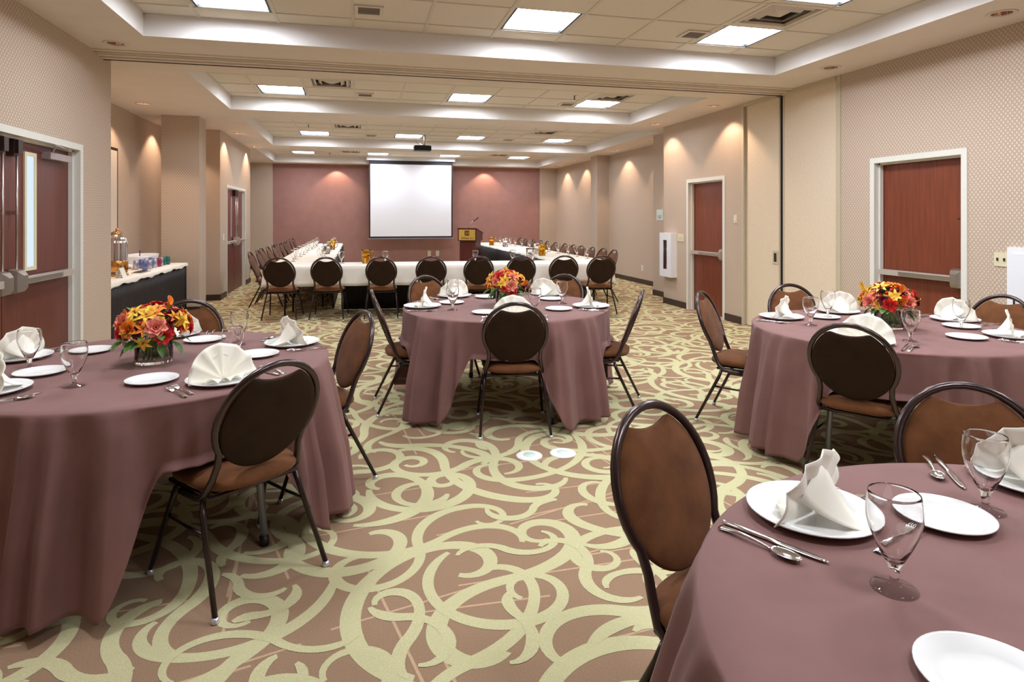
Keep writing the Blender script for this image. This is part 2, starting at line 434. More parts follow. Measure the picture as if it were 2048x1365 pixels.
# ---- doors
def leaf(name, x, y0, y1, h, m, par, face):  # face = +1 leaf looks to +X, -1 to -X
    mb = MB(); mb.box(x-.022, x+.022, y0, y1, .008, h); return mb.build(name, M[m], par)
def frame_mb(xf, y0, y1, h, s, depth=.13, wd=.055):
    mb = MB()   # s=+1 : room side is +X
    a, b2 = (xf-depth, xf+.012) if s > 0 else (xf-.012, xf+depth)
    for (ya, yb) in ((y0, y0+wd), (y1-wd, y1)): mb.box(a, b2, ya, yb, 0, h)
    mb.box(a, b2, y0+wd, y1-wd, h-wd, h)
    c, d = (xf-.085, xf-.045) if s > 0 else (xf+.045, xf+.085)
    mb.box(c, d, y0+wd, y0+wd+.018, 0, h-wd); mb.box(c, d, y1-wd-.018, y1-wd, 0, h-wd); mb.box(c, d, y0+wd, y1-wd, h-wd-.018, h-wd)
    return mb
def panic(par, xl, y0, y1, z, s, box_at):
    """crash bar: rail on the leaf between y0,y1, latch housing at box_at"""
    mb = MB(); x1, x2 = xl+s*.03, xl+s*.085
    mb.box(min(x1,x2), max(x1,x2), y0, y1, z-.026, z+.026); bar = mb.build('crash_bar', M['alu'], par)
    mb = MB(); x3, x4 = xl+s*.085, xl+s*.092; mb.box(min(x3,x4), max(x3,x4), y0+(y1-y0)*.05, y0+(y1-y0)*.72, z-.017, z+.017); mb.build('push_pad', M['steel'], bar)
    mb = MB(); x5, x6 = xl+s*.022, xl+s*.11; dy = .055
    vs = []
    for (xx, e, ze) in ((xl+s*.022, .062, .092), (xl+s*.075, .052, .078), (xl+s*.108, .030, .045)):
        for (q, r2) in ((-1,-1),(1,-1),(1,1),(-1,1)): vs.append((xx, box_at+q*e, z+r2*ze))
    fs = [(8,9,10,11)]
    for i in (0, 4):
        for j in range(4): fs.append((i+j, i+(j+1) % 4, i+4+(j+1) % 4, i+4+j))
    mb.add(vs, fs); mb.build('latch_housing', M['steel'], par)
# door 1: left double doors
d1 = thing('door_1', None, None); del d1['label']; del d1['category']; struct(d1)
frame_mb(-2.4, 4.09, 6.35, 2.13, 1).build('door_frame', M['trimw'], d1)
for i, (y0, y1) in enumerate(((4.16, 5.215), (5.225, 6.28))):
    lf = leaf('door_leaf', -2.50, y0, y1, 2.07, 'doordark', d1, 1); xs = -2.478
    if i == 1: vy0, vy1 = 5.545, 5.665; ry, by = 5.315, 5.32
    else: vy0, vy1 = 4.76, 4.88; ry, by = 5.125, 5.12
    mb = MB(); z0, z1 = 1.10, 1.955
    for (a, b2, c, d) in ((vy0-.03,vy0,z0-.03,z1+.03),(vy1,vy1+.03,z0-.03,z1+.03),(vy0,vy1,z0-.03,z0),(vy0,vy1,z1,z1+.03)): mb.box(xs-.001, xs+.012, a, b2, c, d)
    vf = mb.build('vision_frame', M['beige'], lf)
    mb = MB(); mb.box(xs-.001, xs+.004, vy0, vy1, z0, z1); mb.build('window_pane', M['paneglow'], lf)
    if i == 1: panic(lf, xs, by, 6.20, 1.01, 1, by)
    else: panic(lf, xs, 4.24, by, 1.01, 1, by)
    mb = MB(); mb.tube([(xs+.05, ry, 1.10), (xs+.05, ry, 1.94)], .008, 8); mb.box(xs, xs+.055, ry-.014, ry+.014, 1.50, 1.53); mb.build('vertical_rod', M['steel'], lf)
    mb = MB(); mb.box(xs, xs+.05, ry-.04, ry+.04, 1.93, 2.055); mb.box(xs+.05, xs+.075, ry-.03, ry+.03, 1.95, 2.05); mb.build('top_latch', M['bronze'], lf)
    if i == 1:
        mb = MB(); mb.box(xs, xs+.065, 5.80, 6.17, 1.955, 2.01); mb.tube([(xs+.05,5.86,2.01),(xs+.16,5.66,2.05)], .009, 6); mb.tube([(xs+.16,5.66,2.05),(xs+.05,6.14,2.062)], .009, 6)
        mb.build('door_closer', M['whitemetal'], lf)
# door 2: far-left double doors
d2 = thing('door_2', None, None); del d2['label']; del d2['category']; struct(d2)
frame_mb(-2.4, 12.66, 14.67, 2.10, 1, .1).build('door_frame', M['trimw'], d2)
for i, (y0, y1) in enumerate(((12.72, 13.655), (13.665, 14.61))):
    lf = leaf('door_leaf', -2.47, y0, y1, 2.04, 'doordark', d2, 1); xs = -2.448
    ry = 13.58 if i == 0 else 13.76
    panic(lf, xs, y0+.05, y1-.05, 1.0, 1, ry)
    mb = MB(); mb.tube([(xs+.05, ry, 1.08), (xs+.05, ry, 1.92)], .010, 8); mb.build('vertical_rod', M['steel'], lf)
    mb = MB(); mb.box(xs, xs+.06, ry-.05, ry+.05, 1.91, 2.03); mb.build('top_latch', M['bronze'], lf)
    mb = MB(); mb.box(xs-.001, xs+.006, ry+(.16 if i else -.26), ry+(.26 if i else -.16), 1.1, 1.9); mb.build('window_pane', M['whitemetal'], lf)
# doors 3 and 4 : right exit doors
def exit_door(name, y0, y1, h):
    d = thing(name, None, None); del d['label']; del d['category']; struct(d)
    frame_mb(5.15, y0, y1, h, -1, .16).build('door_frame', M['trimw'], d)
    lf = leaf('door_leaf', 5.265, y0+.06, y1-.06, h-.06, 'door', d, -1); xs = 5.243
    panic(lf, xs, y0+.10, y1-.09, .93, -1, y0+.13)
    return d, lf, xs
d3, lf3, xs3 = exit_door('door_3', 4.33, 5.39, 2.09)
mb = MB(); mb.box(5.20, 5.243, 4.40, 4.47, 1.462, 1.474); mb.build('door_bolt', M['black'], lf3)
d4, lf4, xs4 = exit_door('door_4', 8.03, 9.11, 2.09)
# ---- pocket panels (folding partition cover doors)
for k, (y0, y1, lab) in enumerate(((5.87, 6.80, 'cream floor-to-ceiling pocket door panel next to the near exit door'),
                                   (6.86, 7.57, 'cream pocket door panel with recessed pull beside the black gap'))):
    t = thing('pocket_door', lab, 'panel', (5.18, (y0+y1)/2, .0)); hy = (y1-y0)/2
    mb = MB(); mb.box(0, .045, -hy, hy, .012, 3.0); mb.build('door_panel', M['cream'], t)
    mb = MB(); mb.box(-.006, .0, -hy, -hy+.02, .012, 3.0); mb.box(-.006, .0, hy-.02, hy, .012, 3.0); mb.build('edge_trim', M['creamedge'], t)
    if k == 1:
        mb = MB(); mb.box(-.008, .0, -.32, -.22, .885, 1.055, 0); pf = mb.build('flush_pull', M['creamedge'], t)
        mb = MB(); mb.box(-.010, -.008, -.295, -.245, .915, 1.025, 0); mb.build('pull_recess', M['bronze'], pf)
mb = MB(); mb.box(5.186, 5.235, 6.801, 6.859, .0, 3.0); struct(mb.build('gap_shade_strip', M['gap']))  # black strip filling the open gap, painted in for its shade

# ================================================================== CEILING FITTINGS
def make_fixture():
    t = thing('ceiling_light', '', 'light'); h = .298
    mb = MB(); d = .030     # recessed black housing
    for (x0, x1, y0, y1) in ((-h,-h+.018,-h,h),(h-.018,h,-h,h),(-h,h,-h,-h+.008),(-h,h,h-.008,h)): mb.box(x0, x1, y0, y1, 0, d)
    mb.box(-h, h, -h, h, d+.01, d+.03); mb.build('housing', M['fixframe'], t)
    mb = MB(); mb.quad((-h+.018,-h+.008,d),(-h+.018,h-.008,d),(h-.018,h-.008,d),(h-.018,-h+.008,d)); mb.build('diffuser', M['fix'], t)
    mb = MB()
    for i in (-1, 0, 1):
        mb.box(-.275, .275, i*.14-.0012, i*.14+.0012, .020, d); mb.box(i*.14-.0012, i*.14+.0012, -.285, .285, .020, d)
    mb.build('louvre', M['white'], t)
    return t
PF = Proto(make_fixture)
colname = {0:'left', 1:'middle', 2:'right'}
def fixlab(i):
    names = ['glowing square ceiling light nearest the far edge of the front coffer, at left', 'glowing square ceiling light in the middle of the front coffer, far row',
             'glowing square ceiling light beyond the air vent at right of the front coffer', 'glowing square ceiling light nearer than the vent at the right top edge']
    if i < 4: return names[i]
    if i < 9: return 'square ceiling light of the front coffer %s, %s column' % ('above the nearest tables' if i < 7 else 'right above the camera', colname[(i-4) % 3 if i < 7 else i-6])
    if i < 12: return 'square ceiling light in the second coffer, %s of three' % ('left','middle','right')[i-9]
    if i < 16: return 'square ceiling light in the third coffer, %s of four' % ('leftmost','second from left, behind the projector pole','third from left','rightmost')[i-12]
    return 'square ceiling light in the last coffer before the accent wall, %s of four' % ('leftmost','second from left','third from left','rightmost')[i-16]
for i, (x, y) in enumerate(FIX): PF.put((x, y, TZ), 0, fixlab(i), 'square ceiling lights')
def make_vent():
    t = thing('ceiling_vent', '', 'vent')
    mb = MB(); mb.box(-.279,.279,-.279,.279,.05,.06); mb.build('backing', M['dark'], t)
    mb = MB()
    for (x0,x1,y0,y1) in ((-.279,-.245,-.279,.279),(.245,.279,-.279,.279),(-.245,.245,-.279,-.245),(-.245,.245,.245,.279)): mb.box(x0,x1,y0,y1,-.006,.05)
    mb.build('vent_frame', M['ventw'], t)
    for k, (a, b2) in enumerate(((.235,.19),(.165,.12),(.10,.02))):
        mb = MB(); vs = []
        for (e, z) in ((a, .034), (b2, -.004)):
            for (q, r2) in ((-1,-1),(1,-1),(1,1),(-1,1)): vs.append((q*e, r2*e, z))
        fs = [(j, (j+1) % 4, 4+(j+1) % 4, 4+j) for j in range(4)]
        if k == 2: fs.append((4,5,6,7))
        mb.add(vs, fs); o = mb.build('louvre', M['ventw'], t)
        md = o.modifiers.new('thick', 'SOLIDIFY'); md.thickness = .003
    return t
PV = Proto(make_vent)
VL = ['square air vent beside the ceiling light at right of the front coffer','air vent in the second coffer beside its left light','air vent in the second coffer beside its right light',
      'air vent in the third coffer, left one','air vent in the third coffer, right one','air vent in the last coffer, left one','air vent in the last coffer, right one']
for (x, y), lb in zip(VENT, VL): PV.put((x, y, TZ), 0, lb, 'square ceiling air vents')
def make_grille():
    t = thing('ceiling_grille', '', 'grille')
    mb = MB()
    for (x0,x1,y0,y1) in ((-.12,-.09,-.12,.12),(.09,.12,-.12,.12),(-.09,.09,-.12,-.09),(-.09,.09,.09,.12)): mb.box(x0,x1,y0,y1,-.014,0)
    mb.build('grille_frame', M['ventw'], t)
    mb = MB(); mb.box(-.09,.09,-.09,.09,-.006,0)
    for i in range(9): mb.box(-.09,.09,-.085+i*.02,-.079+i*.02,-.011,-.006)
    mb.build('grille_slats', M['grey'], t); return t
PG = Proto(make_grille)
GL = ['small grey ceiling grille left of the middle light, front coffer','small grey grille touching the right light of the front coffer','small grey ceiling grille near the middle of the second coffer',
      'small grey grille beside the right light of the second coffer','small ceiling grille in the third coffer, left one','small ceiling grille in the third coffer, right one']
for (x, y), lb in zip(GRIL, GL): PG.put((x, y, TZ), 0, lb, 'small ceiling grilles')
def make_down():
    t = thing('downlight', '', 'light')
    mb = MB(); mb.lathe([(.068,.0),(.072,-.006),(.100,-.008),(.104,-.003),(.104,0)], 28); mb.build('trim_ring', M['ventw'], t)
    mb = MB(); mb.lathe([(.070,-.004),(.064,.05),(.050,.10),(.0,.102)], 28); mb.build('reflector', M['reflector'], t)
    mb = MB(); mb.lathe([(0,.070),(.026,.068),(.032,.085),(.03,.10)], 16); mb.build('bulb', M['bulb'], t)
    return t
PD = Proto(make_down)
DL = ['recessed downlight by the left wall before the ceiling track','recessed downlight above the pocket doors on the right soffit','recessed downlight at the top right corner by the wall',
      'recessed downlight in the left alcove soffit','recessed downlight above the far left double doors','recessed downlight past the far left double doors','recessed downlight above the narrow exit door, nearer one','recessed downlight above the narrow exit door, farther one',
      'recessed downlight along the far right wall, first one','recessed downlight along the far right wall, second one','recessed downlight along the far right wall, third one','recessed downlight along the far right wall, last one',
      'recessed downlight washing the accent wall left of the screen','recessed downlight washing the accent wall right of the screen','recessed downlight beside the left wall near the camera','recessed downlight beside the right wall near the camera',
      'recessed downlight behind the left pillar','recessed downlight over the buffet']
for (x, y, p), lb in zip(DOWN, DL):
    d = PD.put((x, y, SZ), 0, lb, 'recessed downlights')
    if not p:
        [setattr(c.material_slots[0], 'link', 'OBJECT') or setattr(c.material_slots[0], 'material', M['bulboff']) for c in d.children if c.name.startswith('bulb')]
        continue
    ld = bpy.data.lights.new('downlight_lamp', 'SPOT'); ld.energy = SPOT_POWER*p; ld.color = (1, .70, .50); ld.spot_size = R_(104); ld.spot_blend = .35; ld.shadow_soft_size = .03
    lo = bpy.data.objects.new('lamp', ld); COL.objects.link(lo); lo.location = (0, 0, .045); lo.parent = d
def sprinkler(x, y, z, lab):
    t = thing('sprinkler_head', lab, 'sprinkler', (x, y, z))
    mb = MB(); mb.lathe([(0,-.004),(.04,-.004),(.045,0)], 20); mb.build('escutcheon', M['chrome'], t)
    mb = MB(); mb.tube([(0,0,-.004),(0,0,-.05)], .008, 8); mb.lathe([(0,-.05),(.025,-.052),(.0,-.054)], 14); mb.build('deflector', M['bronze'], t)
sprinkler(3.045, 8.58, TZ, 'sprinkler head near the right light in the second coffer')
sprinkler(-.91, 12.41, TZ, 'sprinkler head at left of the third coffer')
sprinkler(-.75, 17.8, TZ, 'sprinkler head between lights of the last coffer')
# projector
t = thing('projector', 'black projector hanging from the ceiling before the screen', 'projector', (1.33, 13.4, 2.955))
mb = MB(); mb.box(-.18,.18,-.13,.13,-.055,.045); mb.box(-.16,.16,-.11,.11,.045,.055); mb.build('projector_body', M['black'], t)
mb = MB(); mb.lathe([(.0,0),(.045,0),(.05,-.03),(.04,-.05),(0,-.045)], 20, T=Matrix.Translation((.09,.13,0)) @ Matrix.Rotation(-PI/2, 4, 'X')); mb.build('lens', M['chrome'], t)
mb = MB(); mb.tube([(.05,0,.05),(.05,0,.290)], .016, 10); mb.tube([(.05,0,.06),(-.05,.06,.10)], .006, 6); mb.tube([(.05,0,.06),(-.04,-.06,.11)], .006, 6); mb.box(-.02,.12,-.05,.05,.283,.290); mb.build('mount_pole', M['steel'], t)
mb = MB(); mb.tube([(-.02,0,.05),(-.10,.02,.12),(-.17,.02,.22),(-.20,.02,.288)], .005, 6); mb.build('cable', M['cansilver'], t)
# screen
t = thing('projection_screen', 'large white pull-down projection screen with black border', 'screen', (1.52, 18.5, 0))
mb = MB(); mb.box(-1.28,1.28,-.05,.05,3.14,3.244); mb.build('screen_case', M['white'], t)
mb = MB(); mb.box(-1.215,1.215,-.003,.003,.885,3.14); mb.build('border', M['screenblack'], t)
mb = MB(); mb.box(-1.175,1.175,-.006,-.003,.93,3.03); mb.build('screen_surface', M['screen'], t)
mb = MB(); mb.box(-1.25,1.25,-.015,.015,.855,.885); mb.build('bottom_bar', M['cansilver'], t)

# ================================================================== WALL FITTINGS
def plate_on_wall(name, lab, cat, x, y, z, s, wy, wz, m, bits):
    t = thing(name, lab, cat, (x, y, z)); mb = MB(); a = sorted((0, -s*.008)) if s > 0 else (0, .008)
    a = (-.008, 0) if s > 0 else (0, .008)
    mb.box(a[0], a[1], -wy/2, wy/2, -wz/2, wz/2); mb.build('cover_plate', m, t)
    for (by, bz, hy, hz, bm, nm) in bits:
        mb = MB(); c = (-.016, -.008) if s > 0 else (.008, .016); mb.box(c[0], c[1], by-hy, by+hy, bz-hz, bz+hz); mb.build(nm, bm, t)
    return t
plate_on_wall('light_switch', 'cream double light switch right of the near exit door', 'switch', 5.15, 4.035, 1.135, 1, .118, .115, M['beige'], [(.028,0,.006,.012,M['bronze'],'toggle'),(-.028,0,.006,.012,M['bronze'],'toggle')])
plate_on_wall('light_switch', 'cream switch plate between fire extinguisher cabinet and exit door', 'switch', 5.15, 9.31, 1.15, 1, .2, .125, M['beige'], [(.03,0,.008,.014,M['ventw'],'toggle'),(-.03,0,.008,.014,M['ventw'],'toggle')])
plate_on_wall('wall_control', 'small white control plate on wall right of narrow exit door', 'switch', 5.15, 7.77, 1.46, 1, .08, .12, M['beige'], [(0,0,.014,.03,M['white'],'button')])
plate_on_wall('wall_sign', 'small pale mint notice plate on wall beyond narrow exit door', 'sign', 5.5, 10.72, 1.53, 1, .25, .20, M['thermo'], [(0,-.03,.06,.03,M['cansilver'],'display')])
plate_on_wall('wall_outlet', 'white outlet low on the far right wall', 'outlet', 6.17, 12.86, .35, 1, .08, .12, M['white'], [(0,.022,.016,.012,M['ventw'],'socket'),(0,-.022,.016,.012,M['ventw'],'socket')])
for k, x in enumerate((2.12, 2.37)):
    t = thing('wall_outlet', '%s of two white outlets on the accent wall' % ('left', 'right')[k], 'outlet', (x, 19.2, .38))
    mb = MB(); mb.box(-.05,.05,-.008,0,-.08,.08); mb.build('cover_plate', M['beige'], t)
    mb = MB(); mb.box(-.018,.018,-.014,-.008,-.03,-.006); mb.box(-.018,.018,-.014,-.008,.006,.03); mb.build('socket', M['ventw'], t)
t = thing('light_switch', 'small pale switch on the far left wall block by double doors', 'switch', (-2.4, 12.40, 1.12))
mb = MB(); mb.box(0,.008,-.04,.04,-.06,.06); mb.build('cover_plate', M['white'], t)
t = thing('extinguisher_cabinet', 'white wall cabinet with slim window showing fire extinguisher', 'cabinet', (5.15, 9.64, .85))
mb = MB()
for (y0,y1,z0,z1) in ((-.20,-.055,-.37,.37),(.075,.20,-.37,.37),(-.055,.075,-.37,-.24),(-.055,.075,.25,.37)): mb.box(-.11,-.10,y0,y1,z0,z1)
mb.box(-.10,0,-.20,-.185,-.37,.37); mb.box(-.10,0,.185,.20,-.37,.37); mb.box(-.10,0,-.185,.185,-.37,-.355); mb.box(-.10,0,-.185,.185,.355,.37)
mb.build('cabinet_body', M['white'], t)
mb = MB(); mb.box(-.104,-.102,-.055,.075,-.24,.25); mb.build('window_pane', M['glass'], t)
t2 = thing('fire_extinguisher', 'red fire extinguisher behind the cabinet window', 'extinguisher', (5.10, 9.65, .50))
mb = MB(); mb.lathe([(0,0),(.045,0),(.047,.01),(.047,.27),(.035,.32),(.015,.34),(0,.34)], 18); mb.build('cylinder_body', M['redpaint'], t2)
mb = MB(); mb.box(-.015,.015,-.02,.03,.34,.40); mb.box(-.01,.01,-.06,.03,.40,.42); mb.tube([(0,-.03,.37),(-.01,-.05,.25),(-.01,-.045,.1)], .009, 6); mb.build('valve', M['black'], t2)
t = thing('electrical_cabinet', 'pale blue-white metal wall cabinet at right edge of photo', 'cabinet', (5.15, 3.70, .92))
mb = MB(); mb.box(-.03,0,-.27,.27,-.32,.32); mb.build('cabinet_body', M['white'], t)
mb = MB(); mb.box(-.042,-.03,-.22,.22,-.27,.27); dd = mb.build('door', M['white'], t)
mb = MB(); mb.box(-.046,-.042,.195,.21,-.24,-.08); mb.build('hinge', M['bronze'], dd)
t = thing('framed_board', 'dark framed board on alcove wall behind the corner', 'board', (-3.28, 9.2, 1.84))
mb = MB(); mb.box(0,.035,-.56,.56,-.60,.60); mb.build('frame', M['bronze'], t)
mb = MB(); mb.box(.035,.038,-.52,.52,-.56,.56); mb.build('board_surface', M['ventw'], t)
for k, (px, py, lab) in enumerate(((1.03, 3.735, 'round white floor outlet cover, left of the pair'), (1.245, 3.725, 'round white floor outlet cover, right of the pair'))):
    t = thing('floor_outlet', lab, 'outlet', (px, py, .001), .3*k, 'round floor outlet covers')
    mb = MB(); mb.lathe([(.082,0),(.082,.004),(.074,.008),(.04,.009),(0,.009)], 32); mb.build('cover_ring', M['paperw'], t)
    mb = MB(); mb.lathe([(.038,.009),(.036,.012),(0,.012)], 24); mb.box(-.02,.02,-.003,.003,.012,.0135); mb.build('cap', M['thermo'], t)

# ================================================================== CHAIRS
def make_chair():
    t = thing('banquet_chair', '', 'chair')
    V = Vector((0,-.352,.936)); N = Vector((0,.936,.352)); B = Vector((0,-.135,.47))
    T = Matrix(((1,0,0,0),(0,V.y,N.y,B.y),(0,V.z,N.z,B.z),(0,0,0,1)))
    def P(u, v, w_=0): return B+Vector((u,0,0))+V*v+N*w_
    cv, RR, RV = .244, .214, .226
    # seat
    def so(th):
        c, s_ = math.cos(th), math.sin(th); e = .62
        u = math.copysign(abs(c)**e, c)*.215; v = math.copysign(abs(s_)**e, s_)*.215
        return (u*(1+.06*(v/.215)), v)
    mb = MB(); mb.cushion(so, .050, .030, Matrix.Translation((0,.02,.438)), k=44); mb.build('seat', M['fabric'], t)
    # back cushion with finger cut-out dip at the top
    def bo(th):
        u = math.cos(th); v = math.sin(th); r = 1
        if v > .5:      # finger cut-out: concave arc between two crisp shoulders
            a_, b_, c_ = 2.3*(.2*u)**2, -.219*v, .172
            q = b_*b_-4*a_*c_
            if q > 0: r = min(1, 2*c_/(-b_+math.sqrt(q)))
        return (u*r*.200, v*r*.219-.008)
    TC = T @ Matrix.Translation((0,cv,-.006))
    mb = MB(); mb.cushion(bo, .026, .004, TC, k=96); bk = mb.build('backrest', M['fabric'], t)
    mb = MB(); mb.cushion(bo, .0, .016, T @ Matrix.Translation((0,cv,-.010)), k=96); mb.build('back_panel', M['fabricback'], t)
    # hoop frame
    pts = []
    a0 = R_(-33)
    right = [P(.200,-.098,.0)+Vector((0,.19,0)), P(.200,-.094,.0)+Vector((0,.10,0)), P(.200,-.088)+Vector((0,.035,0)), P(.197,-.055)+Vector((0,.008,0)), P(.184,.0), P(.175,.060)]
    n = 26; arc = [P(math.cos(a0+(PI-2*a0)*i/n)*RR, cv+math.sin(a0+(PI-2*a0)*i/n)*RV) for i in range(n+1)]
    left = [Vector((-p.x, p.y, p.z)) for p in right[::-1]]
    mb = MB(); mb.tube(right+arc+left, .0140, 8); mb.build('back_frame', M['frame'], t)
    # seat frame
    mb = MB()
    ring = [(-.185,-.12,.395),(.185,-.12,.395),(.195,.19,.395),(-.195,.19,.395)]
    mb.tube(ring, .010, 6, closed=True); mb.box(-.16,.16,-.10,.17,.400,.408); mb.build('seat_frame', M['frame'], t)
    for sx in (-1, 1):
        for (yt, yb, xb) in ((-.09,-.262,.238),(.13,.262,.243)):
            top = Vector((sx*.198, yt, .385)); mid = Vector((sx*.207, yt+(yb-yt)*.10, .335)); bot = Vector((sx*xb, yb, .018))
            mb = MB(); mb.tube([top, mid, bot], [.011, .0115, .010], 6)
            lg = mb.build('leg', M['leg'], t)
            mb = MB(); mb.lathe([(0,0),(.013,0),(.015,.006),(.013,.022),(0,.022)], 12, T=Matrix.Translation((bot.x+sx*.0003,bot.y,0))); mb.build('foot_glide', M['glide'], lg)
        mb = MB(); mb.tube([(sx*.211,-.143,.268),(sx*.212,.0,.262),(sx*.213,.165,.262)], .007, 6); mb.build('stretcher', M['leg'], t)
    return t
PC = Proto(make_chair)
def chair_at(cx, cy, face, lab, group): return PC.put((cx, cy, 0), face-PI/2, lab, group)

# ================================================================== ROUND TABLES
ZC = .757; RT = .838
TAB = {'L': (-.99, 3.46), 'C': (1.18, 4.99), 'R': (3.37, 3.38), 'N': (1.375, .70)}
CH = {'L': [(-51.5, .815), (21, .81), (96, .91), (161, .86), (222, .86)], 'C': [(181, .78), (117, .93), (48, .92), (-27, .80), (260.5, .70)],
      'R': [(133, .93), (82, .90), (8, .90), (215, .74), (-44, .86)], 'N': [(117, .87), (58, .87)]}
TL = {'L': 'left', 'C': 'middle', 'R': 'right rear', 'N': 'nearest right'}
def cloth(key):
    cx, cy = TAB[key]; chairs = [(R_({260.5: 255, -51.5: -57, 215: 222}.get(a, a)), d) for a, d in CH[key] if a not in (161, 222, -44)]
    rnd = random.Random({'L': 3, 'C': 5, 'R': 8, 'N': 13}[key]); ph = [rnd.uniform(0, 2*PI) for _ in range(6)]
    def chk(th):
        best = 0
        for a, d in chairs:
            x = abs((th-a+PI) % (2*PI)-PI); half = .25
            s_ = 1-min(1, max(0, (x-half)/.24)); s_ = s_*s_*(3-2*s_); best = max(best, s_)
        return best
    def fn(u, v):
        th = 2*PI*u; lift = chk(th)
        if v < .12: r = v/.12*(RT-.012); return (r*math.cos(th), r*math.sin(th), 0)
        if v < .18:
            q = (v-.12)/.06*PI/2; r = RT-.012+.012*math.sin(q); return (r*math.cos(th), r*math.sin(th), -.012+.012*math.cos(q))
        s_ = (v-.18)/.82; hem = -ZC+.035+lift*.468 + .012*math.sin(5*th+ph[3])*(1-lift)
        z = -.012+s_*(hem+.012); dep = -z/ZC
        fold = math.sin(19*th+ph[0]+1.3*math.sin(3*th+ph[1])+.7*math.sin(7*th+ph[4]))+.35*math.sin(31*th+ph[2])
        fold = 1.0-2.0*abs(math.sin((fold*.5+.5)*PI/2-.35))**1.3
        amp = (.014*min(1, dep*9)+.048*min(1, dep*1.7))*(1-.72*lift)
        flare = (.100 if key != 'N' else .15)*dep*(1-lift)
        r = RT+flare+amp*fold-.004*lift
        # cloth resting on the seat of a tucked chair pulls slightly outwards at its hem
        r += lift*.030*max(0, s_-.88)/.12
        return (r*math.cos(th), r*math.sin(th), z)
    mb = MB(); mb.grid(lambda u, v: fn(u, v), 360, 44, closed_u=True)
    o = mb.build('tablecloth', M['cloth'], None, (cx, cy, ZC))
    md = o.modifiers.new('thick', 'SOLIDIFY'); md.thickness = .0012; md.offset = -1
    tag(o, 'plum brown round tablecloth draped over the %s table' % TL[key], 'tablecloth', 'plum round tablecloths')
LEGA = {'L': -38, 'C': -77, 'R': 20, 'N': 60}
def make_table():
    t = thing('round_table', '', 'table')
    mb = MB(); mb.lathe([(0,.715),(.822,.715),(.825,.72),(.825,.745),(.822,.75),(0,.75)], 64); mb.build('tabletop', M['beige'], t)
    mb = MB(); mb.tube([(-.5,-.5,.70),(.5,-.5,.70),(.5,.5,.70),(-.5,.5,.70)], .013, 6, closed=True); mb.build('apron_frame', M['tableleg'], t)
    for a in range(4):
        th = a*PI/2; c, s_ = math.cos(th), math.sin(th)
        mb = MB(); mb.tube([(c*.66,s_*.66,.715),(c*.735,s_*.735,.03)], .016, 10); lg = mb.build('leg', M['tableleg'], t)
        mb = MB(); mb.tube([(c*.732,s_*.732,.045),(c*.738,s_*.738,0)], .020, 10); mb.build('rubber_foot', M['black'], lg)
    return t
PT = Proto(make_table)
for k in 'LCRN':
    PT.put((TAB[k][0], TAB[k][1], 0), R_(LEGA[k]), 'round folding banquet table under the plum cloth, %s one' % TL[k], 'round banquet tables'); cloth(k)

CLAB = {'L': ['brown round-back chair in the left foreground, back to camera, left table', 'brown round-back chair at right side of the left table', 'brown round-back chair behind the flowers on the left table', None, None],
        'C': ['brown round-back chair at left side of the middle table', 'brown round-back chair at far left of the middle table', 'brown round-back chair at far right of the middle table', 'brown round-back chair at right side of the middle table', 'brown round-back chair, back to camera, in front of the middle table'],
        'R': ['brown round-back chair at far left of the right rear table', 'brown round-back chair behind the right rear table before pocket doors', 'brown round-back chair at right edge behind the right rear table', 'brown round-back chair, back to camera, at the right rear table', None],
        'N': ['brown round-back chair nearest the camera, left of the nearest table', 'brown round-back chair behind the nearest right table']}
for k in 'LCRN':
    for (a, d), lb in zip(CH[k], CLAB[k]):
        if lb is None: continue
        th = R_(a); chair_at(TAB[k][0]+d*math.cos(th), TAB[k][1]+d*math.sin(th), th+PI, lb, 'chairs around the round tables')

# ---- tableware prototypes
def make_plate(name, r, zr, lab):
    def f():
        o = MB(); q = r/.155
        o.lathe([(0,.004),(.098*q,.004),(.108*q,.007),(.128*q,.014),(.150*q,zr-.001),(.155*q,zr),(.1545*q,zr-.003),(.128*q,.008),(.104*q,.0),(.098*q,.001),(0,.001)], 48)
        return tag(o.build(name, M['plate']), '', 'plate')
    return f
PP = Proto(make_plate('dinner_plate', .150, .021, '')); PB = Proto(make_plate('bread_plate', .106, .017, ''))
def make_goblet(m='glass'):
    o = MB()
    out = [(0,.0),(.040,.0),(.042,.002),(.038,.0045),(.016,.009),(.0075,.016),(.0085,.024),(.0095,.034),(.012,.044),(.020,.060),(.033,.086),(.0435,.112),(.0495,.136),(.0495,.158),(.0468,.182),(.0456,.1868),(.0450,.1878)]
    inn = [(.0444,.1878),(.0440,.1868),(.0452,.182),(.0480,.158),(.0479,.136),(.0418,.113),(.031,.088),(.018,.064),(.008,.053),(0,.051)]
    o.lathe(out+inn, 28); return tag(o.build('water_goblet', M['glass']), '', 'glass')
PGo = Proto(make_goblet)
